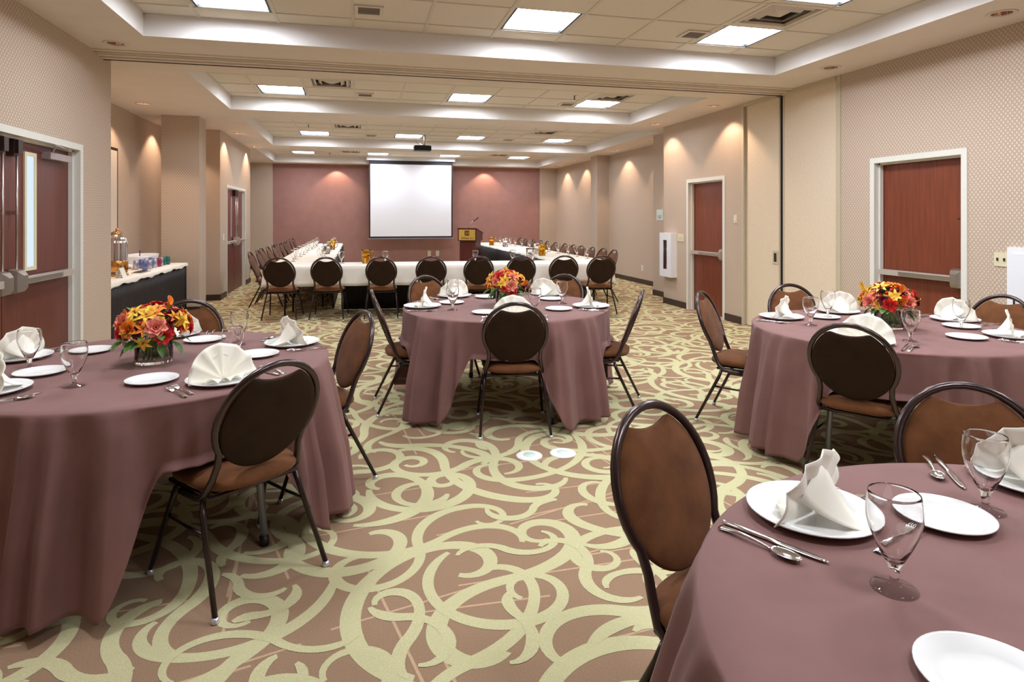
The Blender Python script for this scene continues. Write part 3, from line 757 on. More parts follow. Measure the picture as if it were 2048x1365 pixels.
def make_napkin():
    t = thing('folded_napkin', '', 'napkin')
    npl = 6; mb = MB()
    def fn(u, v):
        th = R_(-88+176*u); r = .004+v*.150*(1-.035*abs(math.sin(u*npl*PI)))
        zz = math.cos(th)*r; xx = math.sin(th)*r
        zig = (abs(math.sin(u*npl*PI))-.5)*.013*v**.8
        y = .030*(zz/.15)**1.5-.012*(1-math.cos(th))*v+zig
        return (xx*1.03, y, zz*1.02+.004)
    mb.grid(fn, npl*6, 10); o = mb.build('fan_fold', M['napkin'], t); md = o.modifiers.new('thick', 'SOLIDIFY'); md.thickness = .0024
    mb = MB()   # gathered pleat ends spreading on the plate towards the diner
    def low(u, v):
        th = R_(-74+148*u); r = .006+v*(.070+.025*abs(math.sin(th)))
        z = .004+.022*v*abs(math.sin(u*4*PI))
        return (math.sin(th)*r, -.004-math.cos(th)*r*.8, z)
    mb.grid(low, 32, 5); o = mb.build('pleat_ends', M['napkin'], t); md = o.modifiers.new('thick', 'SOLIDIFY'); md.thickness = .0018
    mb = MB()   # tail sweeping down behind the fan to a point
    def tail(u, v):
        x = (u-.5)*2*(.075*(1-v)+.012)*(1-.25*v); y = .022+.115*v-.02*abs(u-.5)*(1-v)
        return (x, y, .005+.115*(1-v)**2.2*(1-.55*(abs(u-.5)*2)**1.5))
    mb.grid(tail, 10, 10); o = mb.build('fan_tail', M['napkin'], t)
    md = o.modifiers.new('thick', 'SOLIDIFY'); md.thickness = .0018
    return t
PN = Proto(make_napkin)
def make_knife():
    o = MB()
    def sec(pts):   # (y, halfwidth, halfthick)
        vs = []; fs = []
        for (y, hw, ht) in pts:
            for j in range(8):
                a = 2*PI*j/8; vs.append((math.cos(a)*hw, y, .005+math.sin(a)*ht))
        for i in range(len(pts)-1):
            for j in range(8): fs.append((i*8+j, i*8+(j+1) % 8, (i+1)*8+(j+1) % 8, (i+1)*8+j))
        fs.append(tuple(range(8))); fs.append(tuple((len(pts)-1)*8+j for j in range(8))); o.add(vs, fs, 0, True)
    sec([(-.118,.004,.003),(-.112,.0085,.0045),(-.06,.0078,.0045),(-.01,.0058,.004),(.0,.0072,.0032),(.012,.0095,.0014),(.07,.0098,.0012),(.105,.0075,.0011),(.12,.002,.001)])
    return tag(o.build('table_knife', M['silver']), '', 'knife')
def handle(o):
    o.grid(lambda u, v: ((v-.5)*2*(.0028+.0062*max(0, 1-u*1.35)**1.1), -.105+u*.125, .0045+.006*math.sin(min(1, u)*PI)*1+(.0016 if abs(v-.5) < .3 else 0)), 14, 4)
    o.grid(lambda u, v: ((v-.5)*2*(.0028+.0062*max(0, 1-u*1.35)**1.1), -.105+u*.125, .0022+.006*math.sin(min(1, u)*PI)), 14, 4)
def make_fork():
    o = MB(); handle(o)
    def zf(y): return .0045+.0075*math.sin(max(0, min(1, (y-.02)/.085))*PI)
    o.grid(lambda u, v: ((v-.5)*2*(.0028+.0100*min(1, u*1.3)**.8), .02+u*.035, zf(.02+u*.035)), 8, 6)
    for i in range(4):
        x = -.0098+i*.0065; o.tube([(x,.052,zf(.052)),(x,.075,zf(.075)),(x,.103,zf(.103)+.001)], [.0018,.0016,.0008], 5)
    ob = o.build('dinner_fork', M['silver']); return tag(ob, '', 'fork')
def make_spoon():
    o = MB(); handle(o)
    def fn(u, v):
        th = 2*PI*u; r = v
        x = math.cos(th)*.0195*r; y = .055+math.sin(th)*.034*r
        return (x, y, .0105-.0085*(1-r*r))
    o.grid(fn, 24, 8, closed_u=True); ob = o.build('teaspoon', M['silver'])
    md = ob.modifiers.new('thick', 'SOLIDIFY'); md.thickness = .0009
    return tag(ob, '', 'spoon')
PK, PFk, PS = Proto(make_knife), Proto(make_fork), Proto(make_spoon)
SEATS = {'L': [(-49.5,.632,'near right'),(25,.69,'right'),(98,.735,'far'),(161,.735,'far left'),(222,.66,'near left')],
         'C': [(175,.68,'left'),(117,.735,'far left'),(48,.74,'far right'),(-22,.69,'right'),(261,.66,'near')],
         'R': [(130,.66,'far left'),(75,.66,'far'),(10,.69,'right'),(-44,.64,'near right'),(215,.66,'near left')],
         'N': [(117,.672,'left'),(56,.735,'right')]}
rs = random.Random(11)
for k in 'LCRN':
    tx, ty = TAB[k]
    for (a, r, sn) in SEATS[k]:
        th = R_(a); px, py = tx+r*math.cos(th), ty+r*math.sin(th); d = Vector((-math.cos(th), -math.sin(th))); lf_ = Vector((-d.y, d.x)); face = th+PI
        where = '%s seat of the %s table' % (sn, TL[k]); z = ZC+.001; rz = face-PI/2
        def at(f, l): return (px+d.x*f+lf_.x*l, py+d.y*f+lf_.y*l, z)
        PP.put(at(0,0), rz, 'white dinner plate under the napkin, '+where, 'dinner plates')
        n = PN.put((px, py, z+.006), rz+rs.uniform(-.12,.12), 'ivory fan-folded napkin standing on plate, '+where, 'fan-folded napkins')
        bf, bl = (.245, .185) if (k, sn) != ('N', 'left') else (.215, .215)
        PB.put(at(bf, bl), rz, 'small white bread plate, '+where, 'bread plates')
        PGo.put(at(.235+rs.uniform(-.01,.01), -.185), 0, 'clear footed water goblet, '+where, 'water goblets')
        PK.put(at(.0, -.198), rz+.03, 'steel table knife beside plate, '+where, 'table knives')
        PS.put(at(-.005, -.235), rz-.05, 'steel teaspoon right of the knife, '+where, 'teaspoons')
        if k != 'N' or sn != 'left':
            PFk.put(at(.0, .182), rz-.05, 'inner dinner fork left of plate, '+where, 'dinner forks')
            PFk.put(at(-.02, .215), rz-.1, 'outer fork left of plate, '+where, 'dinner forks')
        else:
            PFk.put(at(.0, .180), rz-.1, 'dinner fork left of plate, '+where, 'dinner forks')
            PFk.put(at(.185, .03), rz+PI/2-.15, 'dessert fork lying above plate, '+where, 'dinner forks')
PB.put((.948, .755, ZC+.001), 0, 'large-looking white bread plate at the very bottom right corner', 'bread plates')

# ---- flower centrepieces
def petal(mb, L, W, cup, curl, T, mi=0, tip=.0):
    def fn(u, v):
        y = u*L; wd = W*math.sin(min(1, u*1.02+.06)*PI)**(.55) if not tip else W*math.sin(min(1, u)*PI)**.9+.001
        x = (v-.5)*2*wd
        z = cup*(x/W)**2*W+curl*u*u*L
        return (x, y, z)
    mb.grid(fn, 6, 4, mi, T)
def make_rose(col, s=1.0):
    mb = MB()
    for ring, (n, tilt, r, L, W) in enumerate(((3, 82, .003, .026, .013), (5, 74, .007, .030, .016), (6, 60, .011, .033, .019), (7, 40, .013, .034, .021))):
        for i in range(n):
            T = Matrix.Rotation(2*PI*i/n+ring*.6, 4, 'Z') @ Matrix.Translation((0, r*s, 0)) @ Matrix.Rotation(R_(tilt), 4, 'X') @ Matrix.Scale(s, 4)
            petal(mb, L, W, .55, -.10-.15*ring, T)
    return mb
def make_lily(s=1.0):
    mb = MB()
    for i in range(6):
        T = Matrix.Rotation(2*PI*i/6, 4, 'Z') @ Matrix.Rotation(R_(42), 4, 'X') @ Matrix.Scale(s, 4)
        petal(mb, .058, .012, .5, -.55, T, 0, 1)
    for i in range(6):
        a = 2*PI*i/6+.3; mb.tube([(0,0,0),(math.cos(a)*.008,math.sin(a)*.008,.03*s)], .0012, 4, 1)
    return mb
def make_calla(s=1.0):
    mb = MB()
    def fn(u, v):
        th = 2*PI*u-PI; r = .004+.018*v**1.8*(1+.5*math.cos(th)*v); z = .066*v*(1+.35*math.cos(th)*v)
        return (r*math.sin(th)*s, r*math.cos(th)*s, z*s)
    mb.grid(fn, 20, 8, 0, closed_u=True); mb.tube([(0,0,.005),(0,0,.045*s)], .0035, 6, 1); return mb
def make_berries():
    mb = MB(); rnd = random.Random(4)
    for i in range(16):
        th, ph = rnd.uniform(0, 2*PI), rnd.uniform(0, 1.3); r = .022
        mb.sphere((math.cos(th)*math.sin(ph)*r, math.sin(th)*math.sin(ph)*r, math.cos(ph)*r), .0062, 0, 8)
    return mb
def make_leafblade():
    mb = MB(); petal(mb, .085, .021, .25, -.35, Matrix.Identity(4), 0, 1); return mb
def flower_place(kids, par, mesh, name, mats, th, ph, rad, cz, sc_=1.0):
    d = Vector((math.cos(th)*math.sin(ph), math.sin(th)*math.sin(ph), math.cos(ph)))
    o = bpy.data.objects.new(name, mesh); COL.objects.link(o); o.parent = par
    o.location = Vector((0,0,cz))+Vector((d.x*rad[0], d.y*rad[0], d.z*rad[1])); o.rotation_mode = 'QUATERNION'
    q = d.to_track_quat('Z', 'Y'); o.rotation_quaternion = q; o.scale = (sc_,)*3
    return o
FM = {}
def fmesh(key, mb, mats):
    o = mb.build(key, mats); me = o.data; bpy.data.objects.remove(o); FM[key] = me
    return me
for nm, m_ in (('rose_red','red'),('rose_pink','pink'),('rose_orange','orange'),('rose_wine','wine'),('rose_yellow','yellow')): fmesh(nm, make_rose(m_, 1.12), [M[m_]])
fmesh('lily_yellow', make_lily(1.1), [M['yellow'], M['wine']]); fmesh('lily_orange', make_lily(1.05), [M['orange'], M['wine']]); fmesh('lily_white', make_lily(.6), [M['whitepetal'], M['yellow']])
fmesh('calla_orange', make_calla(1.15), [M['orange'], M['yellow']]); fmesh('calla_yellow', make_calla(1.1), [M['yellow'], M['orange']])
fmesh('berries', make_berries(), [M['berry']]); fmesh('leafblade', make_leafblade(), [M['leaf']])
def centrepiece(key, seed, lab, feat):
    cx, cy = TAB[key]; t = thing('flower_centrepiece', lab, 'flowers', (cx, cy, ZC+.001), 0, 'rose and lily centrepieces')
    mb = MB(); mb.lathe([(0,0),(.082,0),(.085,.003),(.0845,.125),(.083,.127),(.0812,.125),(.0812,.018),(.078,.015),(0,.015)], 36); mb.build('vase', M['glass'], t)
    rnd = random.Random(seed); mb = MB()
    for i in range(22):
        a, b2 = rnd.uniform(0, 2*PI), rnd.uniform(0, 2*PI); r1, r2 = rnd.uniform(.01, .07), rnd.uniform(.02, .075)
        mb.tube([(math.cos(a)*r1, math.sin(a)*r1, .018), (math.cos(b2)*r2*.6, math.sin(b2)*r2*.6, .15)], .0028, 5)
    mb.build('stems', M['stem'], t)
    mb = MB()
    for i in range(14):
        a = rnd.uniform(0, 2*PI); T = Matrix.Rotation(a, 4, 'Z') @ Matrix.Translation((0,.030,.020)) @ Matrix.Rotation(R_(rnd.uniform(20, 70)), 4, 'X') @ Matrix.Scale(.5, 4); petal(mb, .085, .025, .3, -.2, T, 0, 1)
    mb.build('submerged_leaves', M['leaf'], t)
    kinds = [('rose_red','rose',16),('rose_pink','rose',7),('rose_orange','rose',9),('rose_wine','rose',8),('lily_yellow','lily',11),('lily_orange','lily',8),('calla_orange','calla_lily',2),('calla_yellow','calla_lily',2),('berries','berry_sprig',22),('lily_white','white_blossom',2),('rose_yellow','rose',6)]
    seq = [(a, b2) for a, b2, n in kinds for _ in range(n)]; rnd.shuffle(seq); n = len(seq)
    front = math.atan2(-cy, -cx)
    for (mk, nm, da, ph, sc_) in feat: flower_place(None, t, FM[mk], nm, None, front+da, ph, (.155, .115) if 'calla' not in mk else (.145, .105), .170, sc_*.72)
    ga = PI*(3-5**.5)
    for i, (mk, nm) in enumerate(seq):
        ph = math.acos(1-(i+.5)/n*1.12); th = i*ga+seed
        dd = (th-front+PI) % (2*PI)-PI
        if any(abs(dd-f[2])*math.sin(f[3]) < .17 and abs(ph-f[3]) < .17 for f in feat): continue
        flower_place(None, t, FM[mk], nm, None, th, ph, ((.118 if 'calla' in mk else .150)+rnd.uniform(-.01,.012), .085 if 'calla' in mk else .105), .170+rnd.uniform(-.01,.01), rnd.uniform(.52, .74))
    for i in range(44):
        th = i*ga+1; ph = R_(rnd.uniform(20, 122)); d = Vector((math.cos(th)*math.sin(ph), math.sin(th)*math.sin(ph), math.cos(ph)))
        o = bpy.data.objects.new('leaf', FM['leafblade']); COL.objects.link(o); o.parent = t
        o.location = Vector((0,0,.145))+Vector((d.x*.108, d.y*.108, d.z*.075)); o.rotation_mode = 'QUATERNION'; o.rotation_quaternion = d.to_track_quat('Y', 'Z'); s_ = rnd.uniform(.8, 1.2); o.scale = (s_,)*3
    return t
centrepiece('L', 1, 'rose and lily centrepiece in glass vase on the left table', [('rose_pink','rose',.05,1.35,1.35),('rose_red','rose',.25,1.75,1.15),('calla_yellow','calla_lily',.6,1.35,1.05),('rose_orange','rose',-.75,1.4,1.3),('lily_yellow','lily',-.25,.85,1.0),('rose_pink','rose',-1.15,1.15,1.35),('calla_orange','calla_lily',.9,.5,.95),('lily_yellow','lily',-.3,1.95,.9),('lily_white','white_blossom',-.95,2.0,1.2)])
centrepiece('C', 2, 'rose and lily centrepiece in glass vase on the middle table', [('lily_orange','lily',-1.0,1.3,1.2),('lily_yellow','lily',-1.2,1.0,1.2),('rose_red','rose',-.5,.9,1.3),('lily_yellow','lily',-.05,1.15,1.1),('rose_pink','rose',.25,1.5,1.35),('calla_orange','calla_lily',.8,1.45,1.2),('rose_red','rose',.35,1.95,1.1),('lily_orange','lily',.7,.8,1.1)])
centrepiece('R', 3, 'rose and lily centrepiece in glass vase on the right rear table', [('rose_pink','rose',-.75,1.5,1.35),('calla_yellow','calla_lily',-1.0,1.0,1.3),('rose_red','rose',.05,1.6,1.25),('calla_orange','calla_lily',.35,1.45,1.3),('rose_pink','rose',.8,1.45,1.2),('lily_yellow','lily',-.5,.6,1.1),('calla_orange','calla_lily',.5,.9,1.0)])

# ================================================================== U-SHAPED HEAD TABLES
def rect_cloth(name, lab, x0, x1, y0, y1, hems, T=None, seed=0, flare=.04):
    """hems = z of hem for sides (front y0, right x1, back y1, left x0)"""
    mb = MB(); z = ZC+.004; per = []
    rnd = random.Random(seed); ph = rnd.uniform(0, 6)
    def side(a, b2, nx, ny, hem):
        L = math.hypot(b2[0]-a[0], b2[1]-a[1]); n = max(6, int(L/.05))
        for i in range(n): t_ = i/n; per.append((a[0]+(b2[0]-a[0])*t_, a[1]+(b2[1]-a[1])*t_, nx, ny, hem, t_, L))
    side((x0,y0),(x1,y0),0,-1,hems[0]); side((x1,y0),(x1,y1),1,0,hems[1]); side((x1,y1),(x0,y1),0,1,hems[2]); side((x0,y1),(x0,y0),-1,0,hems[3])
    N_ = len(per); rows = 7
    def fn(u, v):
        i = int(round(u*N_)) % N_; x, y, nx, ny, hem, t_, L = per[i]
        cor = min(t_, 1-t_)*L; ce = max(0, 1-cor/.25)
        wv = .012*math.sin(i*.75+ph)+.008*math.sin(i*.31+ph*2)
        if v <= 0.14: return (x+nx*.004*v/.14, y+ny*.004*v/.14, z-.003*(v/.14))
        s_ = (v-.14)/.86; f = s_*(flare+wv*.9)+.004
        cx_ = math.copysign(1, x-(x0+x1)/2); cy_ = math.copysign(1, y-(y0+y1)/2)
        lo = hem
        return (x+nx*f+cx_*ce*f*.5*(abs(ny)), y+ny*f+cy_*ce*f*.5*abs(nx), z-.003-s_*(z-.003-lo))
    mb.grid(fn, N_, rows, closed_u=True)
    vs = [(p[0], p[1], z) for p in per]; mb.add(vs, [tuple(range(N_))])
    if T is not None: mb.v = [tuple(T @ Vector(v)) for v in mb.v]
    o = mb.build(name, M['linen']); md = o.modifiers.new('thick', 'SOLIDIFY'); md.thickness = .0015; md.offset = -1
    return tag(o, lab, 'tablecloth', 'white tablecloths on the U-shaped table')
def skirt(name, lab, path, ztop, m='skirt', z0=.01, amp=.014, wl=.055, group=None):
    mb = MB(); pts = []
    for i in range(len(path)-1):
        a, b2 = Vector(path[i]), Vector(path[i+1]); L = (b2-a).length; n = max(2, int(L/(wl/4))); d = (b2-a)/L; nrm = Vector((d.y, -d.x))
        for j in range(n+(i == len(path)-2)): pts.append((a+d*L*j/n, nrm))
    n = len(pts)
    def fn(u, v):
        i = min(n-1, int(round(u*(n-1)))); p, nr = pts[i]; w_ = math.sin(i*PI/2*.98+.6*math.sin(i*.13))*amp*(.3+.7*v)+.012*v
        return (p.x+nr.x*w_, p.y+nr.y*w_, ztop+(z0-ztop)*v)
    mb.grid(fn, n-1, 5); o = mb.build(name, M[m]); md = o.modifiers.new('thick', 'SOLIDIFY'); md.thickness = .001
    return tag(o, lab, 'table skirt', group)
def make_btable(L, W):
    def f():
        t = thing('banquet_table', '', 'table'); hl, hw = L/2, W/2
        mb = MB(); mb.box(-hw,hw,-hl,hl,.725,.753); mb.build('tabletop', M['beige'], t)
        for sx in (-1, 1):
            for sy in (-1, 1):
                mb = MB(); mb.tube([(sx*(hw-.10), sy*(hl-.2), .725), (sx*(hw-.10), sy*(hl-.2), 0)], .014, 8); mb.build('leg', M['black'], t)
        return t
    return f
A = -R_(5.6)
TF = Matrix.Translation((1.28, 9.43, 0)) @ Matrix.Rotation(A, 4, 'Z')
def tf(x, y): v = TF @ Vector((x, y, 0)); return v.x, v.y
PBT = Proto(make_btable(2.50, .80))
for i, xx in enumerate((-1.30, 1.30)):
    x, y = tf(xx, .40); PBT.put((x, y, 0), A+PI/2, 'rectangular banquet table of the front row, %s one' % ('left', 'right')[i], 'rectangular banquet tables')
PBA = Proto(make_btable(1.86, .78))
for j in range(4):
    PBA.put((-.855, 11.50+j*1.87, 0), 0, 'rectangular banquet table in the left arm, %s from the front' % ('first','second','third','fourth')[j], 'rectangular banquet tables')
for j in range(4):
    PBA.put((3.625, 11.0+j*1.87, 0), 0, 'rectangular banquet table in the right arm, %s from the front' % ('first','second','third','fourth')[j], 'rectangular banquet tables')
rect_cloth('tablecloth', 'white tablecloth over the left half of the front row', -2.62, -.01, 0, .80, (.47,.60,.66,.42), TF, 1)
rect_cloth('tablecloth', 'white tablecloth over the right half of the front row', .0, 2.62, 0, .80, (.47,.42,.66,.60), TF, 2)
rect_cloth('tablecloth', 'long white tablecloth over the left arm of the U table', -1.29, -.43, 10.50, 18.05, (.70,.735,.60,.50), None, 3, .02)
rect_cloth('tablecloth', 'long white tablecloth over the right arm of the U table', 3.20, 4.05, 10.05, 17.6, (.70,.50,.60,.735), None, 4, .02)
skirt('table_skirt', 'black pleated skirt on inner side of the left arm', [(-.40,18.0),(-.40,10.5)][::-1], .735, group='black pleated skirts of the U table')
skirt('table_skirt', 'black pleated skirt on inner side of the right arm', [(3.17,17.55),(3.17,10.1)], .735, group='black pleated skirts of the U table')
x0, y0 = tf(-1.62, .77); x1, y1 = tf(1.85, .77)
skirt('table_skirt', 'black pleated skirt behind the front row, below white cloth', [(x0,y0),(x1,y1)], .735, group='black pleated skirts of the U table')
# chairs along the U
ordn = ['first','second','third','fourth','fifth','sixth','seventh','eighth','ninth','tenth','eleventh','twelfth']
for i, X in enumerate((-1.09,-.44,.315,1.03,1.71,2.33,2.97,3.53)):
    ly = 9.40-.098*(X+1.09)*1.35
    chair_at(X+.03, ly+.21, PI/2+A+random.uniform(-.03,.03), 'dark-backed round chair at the white front table, %s from left' % ordn[i], 'chairs along the U-shaped table')
for i in range(11):
    chair_at(-1.44+.02*math.sin(i*2.1), 11.02+i*.69, random.uniform(-.05,.05), 'brown chair on the outer left side of the U table, %s from the front' % ordn[i], 'chairs along the U-shaped table')
for i, Y in enumerate((10.25,10.78,11.30,11.84,12.42,13.0,13.6,14.22,14.85,15.5,16.15,16.8)):
    chair_at(4.09+.02*math.sin(i*1.7), Y, PI+random.uniform(-.05,.05), 'brown chair on the outer right side of the U table, %s from the front' % ordn[i], 'chairs along the U-shaped table')
# glasses and pitchers on the U
zt = ZC+.0055
k = 0
for side_x in (-1.02, -.62):
    for j in range(11):
        PGo.put((side_x+random.uniform(-.03,.03), 10.75+j*.67+random.uniform(-.06,.06), zt), 0, 'water goblet on the left arm, %s row, %s from the front' % ('outer' if side_x < -.9 else 'inner', ordn[j]), 'goblets on the U-shaped table')
for j, (x, y) in enumerate(((3.90,10.31),(3.90,10.85),(3.90,11.33),(3.91,11.99),(3.90,12.55),(3.92,13.3),(3.92,14.17),(3.92,14.87),(3.9,15.45),(3.9,16.0),(3.9,16.5),(3.85,17.0))):
    PGo.put((x, y, zt), 0, 'water goblet on the right arm, %s from the front' % ordn[j], 'goblets on the U-shaped table')
for j, (x, y) in enumerate(((-.25,10.16),(.42,10.06),(1.84,9.95),(2.45,9.90))):
    PGo.put((x, y, zt), 0, 'water goblet on the front white table, %s from left' % ordn[j], 'goblets on the U-shaped table')
def make_pitcher(m):
    def f():
        t = thing('water_pitcher', '', 'pitcher'); mb = MB()
        mb.lathe([(0,0),(.058,0),(.062,.004),(.066,.10),(.074,.20),(.078,.215),(.074,.214),(.068,.195),(.061,.10),(.056,.012),(0,.012)], 28)
        mb.build('jug_body', m, t)
        mb = MB(); mb.tube([(.066,0,.19),(.11,0,.185),(.118,0,.12),(.10,0,.06),(.062,0,.05)], .008, 8); mb.build('handle', m, t)
        mb = MB(); mb.lathe([(0,.012),(.055,.012),(.060,.10),(.064,.15),(0,.15)], 24); mb.build('drink', m, t)
        return t
    return f
PA_ = Proto(make_pitcher(M['amber'])); PW_ = Proto(make_pitcher(M['glass']))
PA_.put((.125,10.05,zt), 0, 'amber pitcher on the left of the front white table', 'amber pitchers')
PA_.put((-.56,14.4,zt), 0, 'amber pitcher on the left arm of the U table', 'amber pitchers')
PA_.put((3.36,11.28,zt), 0, 'nearer amber pitcher on the right arm of the U table', 'amber pitchers')
PA_.put((3.36,15.85,zt), 0, 'farther amber pitcher on the right arm, by the lectern', 'amber pitchers')
PW_.put((-.60,12.85,zt), 0, 'clear pitcher on the left arm of the U table', 'clear pitchers')
PW_.put((2.74,9.86,zt), .5, 'clear pitcher on the right of the front white table', 'clear pitchers')
PW_.put((3.50,14.9,zt), 0, 'clear pitcher midway on the right arm', 'clear pitchers')
PW_.put((3.45,11.9,zt), 0, 'clear pitcher behind the nearer amber one on the right arm', 'clear pitchers')

# ================================================================== LECTERN
t = thing('lectern', 'dark cherry lectern with gold plaque before the accent wall', 'lectern', (2.60, 14.75, 0), -R_(30))
def slant(mb, x0, x1, y0, y1, z0, zf, zb, mi=0):
    mb.add([(x0,y0,z0),(x1,y0,z0),(x1,y1,z0),(x0,y1,z0),(x0,y0,zf),(x1,y0,zf),(x1,y1,zb),(x0,y1,zb)], [(0,3,2,1),(4,5,6,7),(0,1,5,4),(1,2,6,5),(2,3,7,6),(3,0,4,7)], mi)
mb = MB(); mb.box(-.20,.20,-.17,.20,.06,.93); mb.box(-.23,.23,-.20,.24,0,.06); mb.build('pedestal', M['lect'], t)
mb = MB(); slant(mb, -.235,.235,-.205,.245,.93,1.215,1.10); mb.build('reading_box', M['lect'], t)
mb = MB(); slant(mb, -.245,.245,-.215,.255,1.216,1.232,1.118) ; mb.v = [(v[0], v[1], (1.218 if v[1] < 0 else 1.103) if abs(v[2]-1.216) < 1e-6 else v[2]) for v in mb.v]; mb.build('top_board', M['lect'], t)
mb = MB(); mb.box(-.205,.205,-.212,-.205,.945,1.195); pl = mb.build('plaque', M['gold'], t)
mb = MB(); mb.box(-.058,.058,-.216,-.212,1.055,1.170); lg = mb.build('logo_square', M['lect'], pl)
def text(body, size, loc, m, par, name):
    cu = bpy.data.curves.new(name, 'FONT'); cu.body = body; cu.size = size; cu.extrude = .001; cu.align_x = 'CENTER'; cu.shear = .25
    o = bpy.data.objects.new(name, cu); COL.objects.link(o); bpy.context.view_layer.update()
    me = bpy.data.meshes.new_from_object(o); bpy.data.objects.remove(o)
    o = bpy.data.objects.new(name, me); COL.objects.link(o); me.materials.clear(); me.materials.append(m); o.parent = par
    o.location = loc; o.rotation_euler = (PI/2, 0, 0); return o
text('H', .115, (-.002,-.2175,1.072), M['gold'], pl, 'logo_letter'); text('Holiday Inn', .066, (0,-.2135,.975), M['lect'], pl, 'lettering')
mb = MB(); mb.tube([(.0,-.12,1.19),(.01,-.12,1.25),(.04,-.12,1.32),(.09,-.11,1.38),(.12,-.10,1.40)], .006, 8); mic = mb.build('microphone_arm', M['chrome'], t)
mb = MB(); mb.tube([(.12,-.10,1.40),(.16,-.09,1.42),(.20,-.08,1.45),(.235,-.07,1.485)], [.013,.011,.013,.017], 10); mb.build('microphone', M['black'], mic)

# ================================================================== BUFFET IN THE ALCOVE
BX0, BX1, BY0, BY1, BZ = -3.25, -2.51, 7.15, 10.32, .80
t = thing('buffet_table', 'long buffet table in the left alcove under white cloth', 'table', ((BX0+BX1)/2, (BY0+BY1)/2, 0))
mb = MB(); mb.box(-.36,.36,-1.56,1.56,.765,.79); mb.build('tabletop', M['beige'], t)
for sx in (-1,1):
    for sy in (-1,1): mb = MB(); mb.tube([(sx*.28,sy*1.4,.765),(sx*.28,sy*1.4,0)], .014, 8); mb.build('leg', M['black'], t)
mb = MB(); n = 60
def bf(u, v):
    y = BY0+(BY1-BY0)*u; e = .010*math.sin(u*31)+.006*math.sin(u*73)
    if v < .6: return (BX0+(BX1+.012-BX0)*v/.6, y, BZ)
    return (BX1+.012+.016*(v-.6)/.4, y, BZ-(v-.6)/.4*(.05+e))
mb.grid(bf, n, 8)
def be(u, v): x = BX0+(BX1+.012-BX0)*u; return (x, BY1+.012*v, BZ-v*(.05+.008*math.sin(u*19)))
mb.grid(be, 20, 3); o = mb.build('buffet_cloth', M['linen']); tag(o, 'white cloth over the buffet top above the black skirt', 'tablecloth')
md = o.modifiers.new('thick', 'SOLIDIFY'); md.thickness = .0015
skirt('buffet_skirt', 'black pleated skirt hanging around the alcove buffet', [(BX1-.005,BY0),(BX1-.005,BY1-.03)][::-1]+[], .762, amp=.008, wl=.07)
skirt('buffet_skirt', 'black pleated skirt across the far end of buffet', [(BX0,BY1-.01),(BX1,BY1-.01)][::-1], .762, amp=.010, wl=.07)
t = thing('beverage_dispenser', 'tall ribbed clear beverage dispenser with brass lid on buffet', 'dispenser', (-2.72, 8.15, BZ))
mb = MB(); mb.lathe([(0,0),(.11,0),(.12,.01),(.115,.03),(.10,.05),(.0,.05)], 28); mb.build('pedestal', M['brass'], t)
def rib(u, v):
    th = 2*PI*u; r = .105*(1+.035*math.cos(16*th))*(1 if v < .75 else math.cos((v-.75)/.25*PI/2*.8)); return (math.cos(th)*r, math.sin(th)*r, .05+.44*v)
mb = MB(); mb.grid(rib, 96, 20, closed_u=True); mb.build('ribbed_body', M['chrome'], t)
mb = MB(); mb.lathe([(.109,.06),(.113,.07),(.113,.17),(.109,.18)], 32); mb.build('amber_band', M['brass'], t)
mb = MB(); mb.lathe([(.036,.485),(.04,.492),(.03,.505),(.012,.515),(.016,.53),(.018,.54),(.010,.555),(0,.56)], 20); mb.tube([(-.06,0,.49),(-.03,0,.52),(.03,0,.52),(.06,0,.49)], .005, 6); mb.build('lid_finial', M['brass'], t)
mb = MB(); mb.tube([(.105,0,.09),(.15,0,.09),(.16,0,.07)], .009, 8); mb.build('spigot', M['brass'], t)
t = thing('serving_basin', 'large white rectangular basin with ladle at the back of the buffet', 'basin', (-3.02, 9.85, BZ))
mb = MB()
def bas(u, v):
    th = 2*PI*u; c, s_ = math.cos(th), math.sin(th); e = .5; q = .86+.14*v
    return (math.copysign(abs(c)**e, c)*.20*q, math.copysign(abs(s_)**e, s_)*.42*q, v*.15)
mb.grid(bas, 48, 5, closed_u=True); mb.add([bas(i/48, 0) for i in range(48)], [tuple(range(48))]); o = mb.build('basin_body', M['white'], t); md = o.modifiers.new('thick', 'SOLIDIFY'); md.thickness = .012
mb = MB(); mb.add([(a*.95, b2*.95, .115) for a, b2, _ in [bas(i/48, .8) for i in range(48)]], [tuple(range(48))]); mb.build('ice', M['paperw'], t)
mb = MB(); mb.tube([(.05,-.1,.11),(.07,-.16,.22)], .006, 6); mb.sphere((.05,-.1,.12), .03, 0, 10, (1,1,.6)); mb.build('ladle', M['bronze'], t)
def can(mn):
    def f():
        t = thing('soda_can', '', 'can')
        mb = MB(); mb.lathe([(0,.003),(.024,.003),(.027,0),(.033,.010),(.033,.108),(.027,.121),(.0265,.122),(.025,.118),(0,.118)], 20); mb.build('can_body', M[mn], t)
        mb = MB(); mb.lathe([(.0,.1185),(.024,.1185),(.026,.1225),(.0275,.121)], 20); mb.build('can_lid', M['cansilver'], t)
        return t
    return f
pc = [('skyblue','violet blue'),('cansilver','silver'),('skyblue','violet blue'),('cansilver','silver'),('canred','magenta'),('cansilver','silver'),('cangreen','teal'),('cangreen','teal')]
for i, (m_, cn) in enumerate(pc):
    o = can(m_)(); o.location = (-2.68+.012*math.sin(i*2), 9.00+i*.135, BZ+.001)
    o['label'] = '%s soda can in the row on the buffet, %s from the near end' % (cn, ordn[i]); o['group'] = 'soda cans on the buffet'
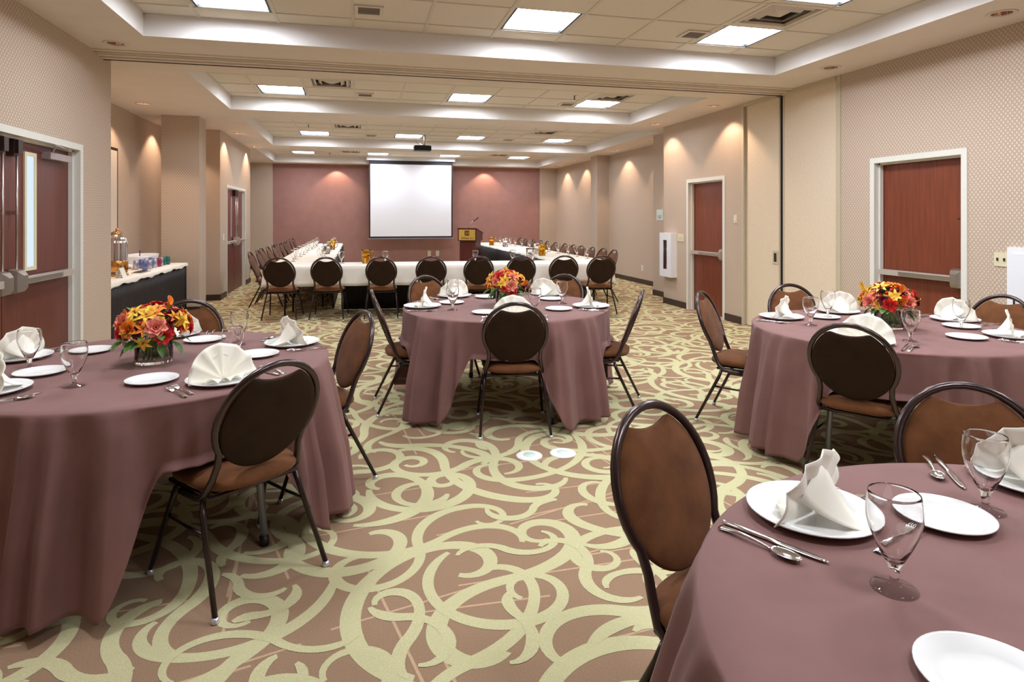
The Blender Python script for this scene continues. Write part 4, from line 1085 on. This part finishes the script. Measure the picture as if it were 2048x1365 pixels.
for i in range(4):
    o = can(('cansilver','skyblue')[i % 2])(); o.location = (-2.80, 9.05+i*.20, BZ+.001)
    o['label'] = '%s soda can in the rear row on the buffet, %s from the near end' % (('silver','violet blue')[i % 2], ordn[i]); o['group'] = 'soda cans on the buffet'
def make_cup():
    t = thing('coffee_cup', '', 'cup'); mb = MB(); mb.lathe([(0,0),(.022,0),(.030,.02),(.038,.065),(.036,.065),(.028,.022),(0,.006)], 18); mb.build('cup_bowl', M['plate'], t)
    mb = MB(); mb.tube([(.034,0,.055),(.056,0,.05),(.054,0,.028),(.030,0,.022)], .0035, 6); mb.build('handle', M['plate'], t); return t
PCu = Proto(make_cup)
for i in range(5): PCu.put((-2.92+.06*(i % 2), 8.70+i*.11, BZ+.001), i, 'white coffee cup on the buffet, %s from the dispenser' % ordn[i], 'coffee cups on the buffet')
t = thing('table_card', 'white folded card standing beside the beverage dispenser', 'card', (-2.60, 7.92, BZ+.001))
mb = MB(); mb.add([(-.04,-.07,0),(-.04,.07,0),(0,.07,.11),(0,-.07,.11),(.04,-.07,0),(.04,.07,0)], [(0,1,2,3),(3,2,5,4)]); o = mb.build('card_fold', M['paperw'], t); md = o.modifiers.new('thick', 'SOLIDIFY'); md.thickness = .0015
t = thing('spoon_tray', 'low dark tray of stirrers on the buffet near the cans', 'tray', (-2.61, 8.62, BZ+.001))
mb = MB(); mb.box(-.06,.06,-.17,.17,0,.008); mb.build('tray_base', M['steel'], t)
mb = MB()
for i in range(7): mb.tube([(-.045+i*.013,-.14,.013),(-.03+i*.010,.13,.015)], .0035, 5)
mb.build('stirrers', M['bronze'], t)
# draped side table behind the pillar
t = thing('side_table', 'small side table behind the left pillar', 'table', (-2.92, 11.55, 0))
mb = MB(); mb.box(-.16,.15,-.40,.30,.72,.75); mb.build('tabletop', M['beige'], t)
for sx in (-.12,.1):
    for sy in (-.35,.3): mb = MB(); mb.tube([(sx,sy,.72),(sx,sy,0)], .012, 6); mb.build('leg', M['black'], t)
o = rect_cloth('side_table_cloth', 'white cloth with hanging corner peeking out behind the left pillar', -3.10, -2.75, 11.12, 11.88, (.40,.38,.42,.42), None, 9, .08); del o['group']
